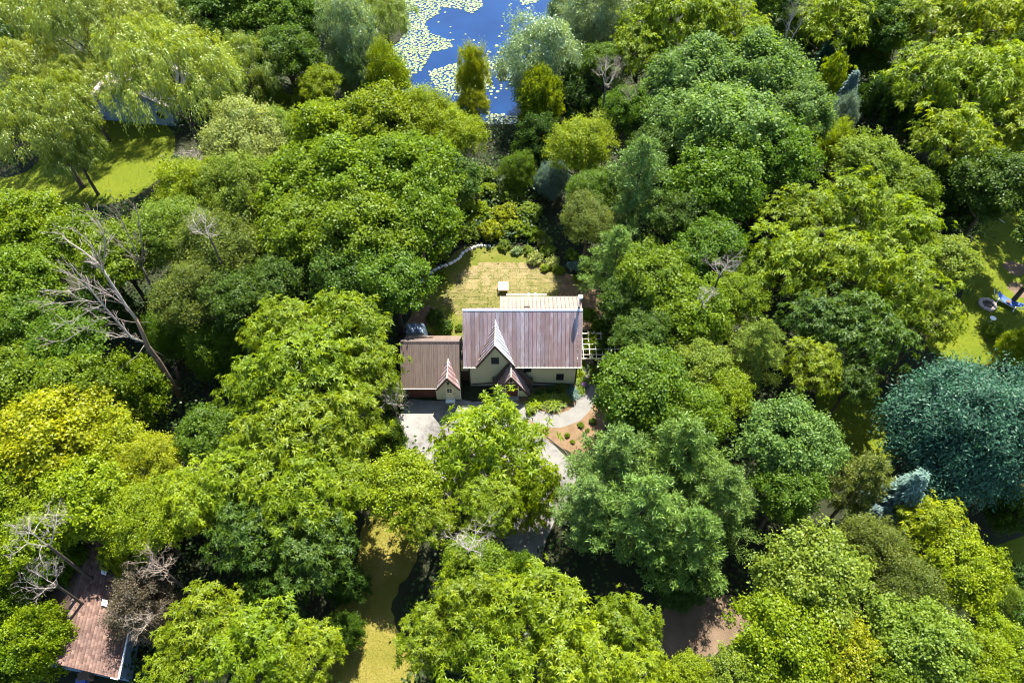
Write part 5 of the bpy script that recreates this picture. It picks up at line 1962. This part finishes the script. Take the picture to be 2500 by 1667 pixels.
limb(z4([(850, 545), (770, 490), (680, 440), (580, 390), (470, 340), (370, 270)]), 0.07, 0.02, 0.4, 1.5, 'branch', True, 6)
limb(z4([(700, 545), (600, 590), (490, 655), (400, 690)]), 0.05, 0.02, -1.0, -2.5, 'branch', True, 7)
limb(z4([(670, 525), (560, 515), (430, 530), (280, 525)]), 0.05, 0.018, -1.1, -2.5, 'branch', True, 8)
limb(z4([(610, 425), (520, 440), (440, 455), (360, 455)]), 0.045, 0.015, -1.3, -2.6, 'branch', True, 9)
limb(z4([(770, 625), (680, 640), (560, 720), (440, 790), (350, 795)]), 0.05, 0.018, -0.7, -2.6, 'branch', True, 10)
limb(z4([(900, 765), (790, 765), (720, 740), (670, 730)]), 0.05, 0.015, -0.3, -1.5, 'branch', True, 11)
limb(z4([(985, 820), (940, 890), (860, 950), (760, 1005), (610, 1000)]), 0.06, 0.02, 0, -1.8, 'branch', False, 12)
limb(z4([(770, 625), (860, 655), (940, 665), (1020, 662)]), 0.045, 0.015, -0.5, 0.6, 'branch', False, 13)
limb(z4([(1000, 800), (1060, 860), (1120, 890)]), 0.06, 0.02, 0, 0.6, 'branch', False, 14)
# the second, thinner dead stem behind it
b2 = at(404, 800, 0)
old = base
dead2 = empty('dead_tree', (b2[0], b2[1], 0), 'thin dark dead stem with two upright forks behind the big dead tree', 'dead tree')
dead, base, BY = dead2, b2, b2[1]
limb(z4([(1135, 690), (1100, 570), (1040, 430), (1000, 350), (970, 280)]), 0.24, 0.15, 0, 0, 'trunk', False).color = (0.5, 0.45, 0.42, 1)
limb(z4([(970, 280), (975, 180), (960, 60), (945, -60), (930, -150)]), 0.13, 0.03, 0, 0.8, 'branch', True, 21).color = (0.6, 0.58, 0.55, 1)
limb(z4([(968, 285), (920, 160), (870, 50), (820, -60), (790, -120)]), 0.12, 0.03, 0, -1.0, 'branch', True, 22).color = (0.6, 0.58, 0.55, 1)
limb(z4([(960, 285), (880, 190), (780, 90), (690, 20), (640, -20)]), 0.08, 0.02, 0, -2.0, 'branch', True, 23).color = (0.8, 0.78, 0.75, 1)
b3 = at(446, 955, 0)
dead3 = empty('tree_stump', (b3[0], b3[1], 0), 'tall broken stump beside the foot of the big dead tree', 'stump')
dead, base, BY = dead3, b3, b3[1]
limb(z4([(1248, 1140), (1225, 1060), (1200, 975)]), 0.36, 0.28, 0, 0, 'bole', False).color = (0.4, 0.27, 0.2, 1)

# --- undergrowth over the forest floor: one mass nobody could count
N_ = 3600
gx = RNG.uniform(-125, 125, N_)
gy = RNG.uniform(8, 150, N_)
ok = np.abs(gx) < 22 + gy * 0.72
for P in CLEAR:
    big_ = P[:, :2].mean(0) + (P[:, :2] - P[:, :2].mean(0)) * 1.06
    ok &= ~inside(big_, gx, gy)
ok &= ~((gx > -12.6) & (gx < 9.5) & (gy > 41) & (gy < 56))
bb = [(p.x, p.y) for p in wv0]
ok &= ~inside(bb, gx, gy)
gx, gy = gx[ok], gy[ok]
n = len(gx)
lv = 62
k = np.repeat(np.arange(n), lv)
hh = RNG.uniform(0.5, 3.2, n)
Pq = np.stack([gx[k], gy[k], np.zeros(n * lv)], 1) + RNG.normal(0, 1, (n * lv, 3)) * np.array([1.1, 1.1, 0]) + np.stack([np.zeros(n * lv), np.zeros(n * lv), RNG.uniform(0.05, 1, n * lv) * hh[k]], 1)
Nn = norm(np.array([0, 0, 1.0]) + RNG.normal(0, 0.5, Pq.shape))
T = np.cross(Nn, RNG.normal(0, 1, Pq.shape))
V, F, tt = blades(Pq, T, Nn, RNG.uniform(0.3, 0.55, n * lv), 0.3, np.clip(RNG.normal(0.4, 0.2, n * lv), 0, 1), 0.1)
o = link('undergrowth', np_mesh('undergrowth', V, F, M_LEAF, tt))
o.color = (0.040, 0.078, 0.016, 1)
tag(o, 'low dark green undergrowth on the forest floor', 'undergrowth', kind='stuff')

# --- grass tufts on the lawns
def tufts(polys, dens, L, col, name, label):
    Ps = []
    for P in polys:
        lo, hi = P[:, :2].min(0), P[:, :2].max(0)
        m_ = int((hi - lo).prod() * dens)
        q = RNG.uniform(lo, hi, (m_, 2))
        Ps.append(q[inside(P, q[:, 0], q[:, 1])])
    q = np.concatenate(Ps)
    m_ = len(q)
    P3 = np.stack([q[:, 0], q[:, 1], np.full(m_, 0.005)], 1)
    T = norm(np.array([0, 0, 0.8]) + RNG.normal(0, 0.6, P3.shape) * np.array([1, 1, 0.2]))
    V, F, tt = blades(P3, T, RNG.normal(0, 1, P3.shape), RNG.uniform(0.5, 1.2, m_) * L, L * 0.35, np.clip(RNG.normal(0.5, 0.25, m_), 0, 1), 0.2)
    o = link(name, np_mesh(name, V, F, M_LEAF, tt))
    o.color = (*col, 1)
    tag(o, label, 'grass', kind='stuff')


tufts([L_TL, L_R, L_BR, L_MR], 26, 0.16, (0.085, 0.112, 0.003), 'grass', 'sunlit yellow-green lawn grass')
tufts([L_BC], 40, 0.13, (0.12, 0.105, 0.015), 'grass', 'dry yellow grass of the bottom lawn')
tufts([BACK], 30, 0.12, (0.095, 0.115, 0.008), 'grass', 'thin grass of the back lawn')
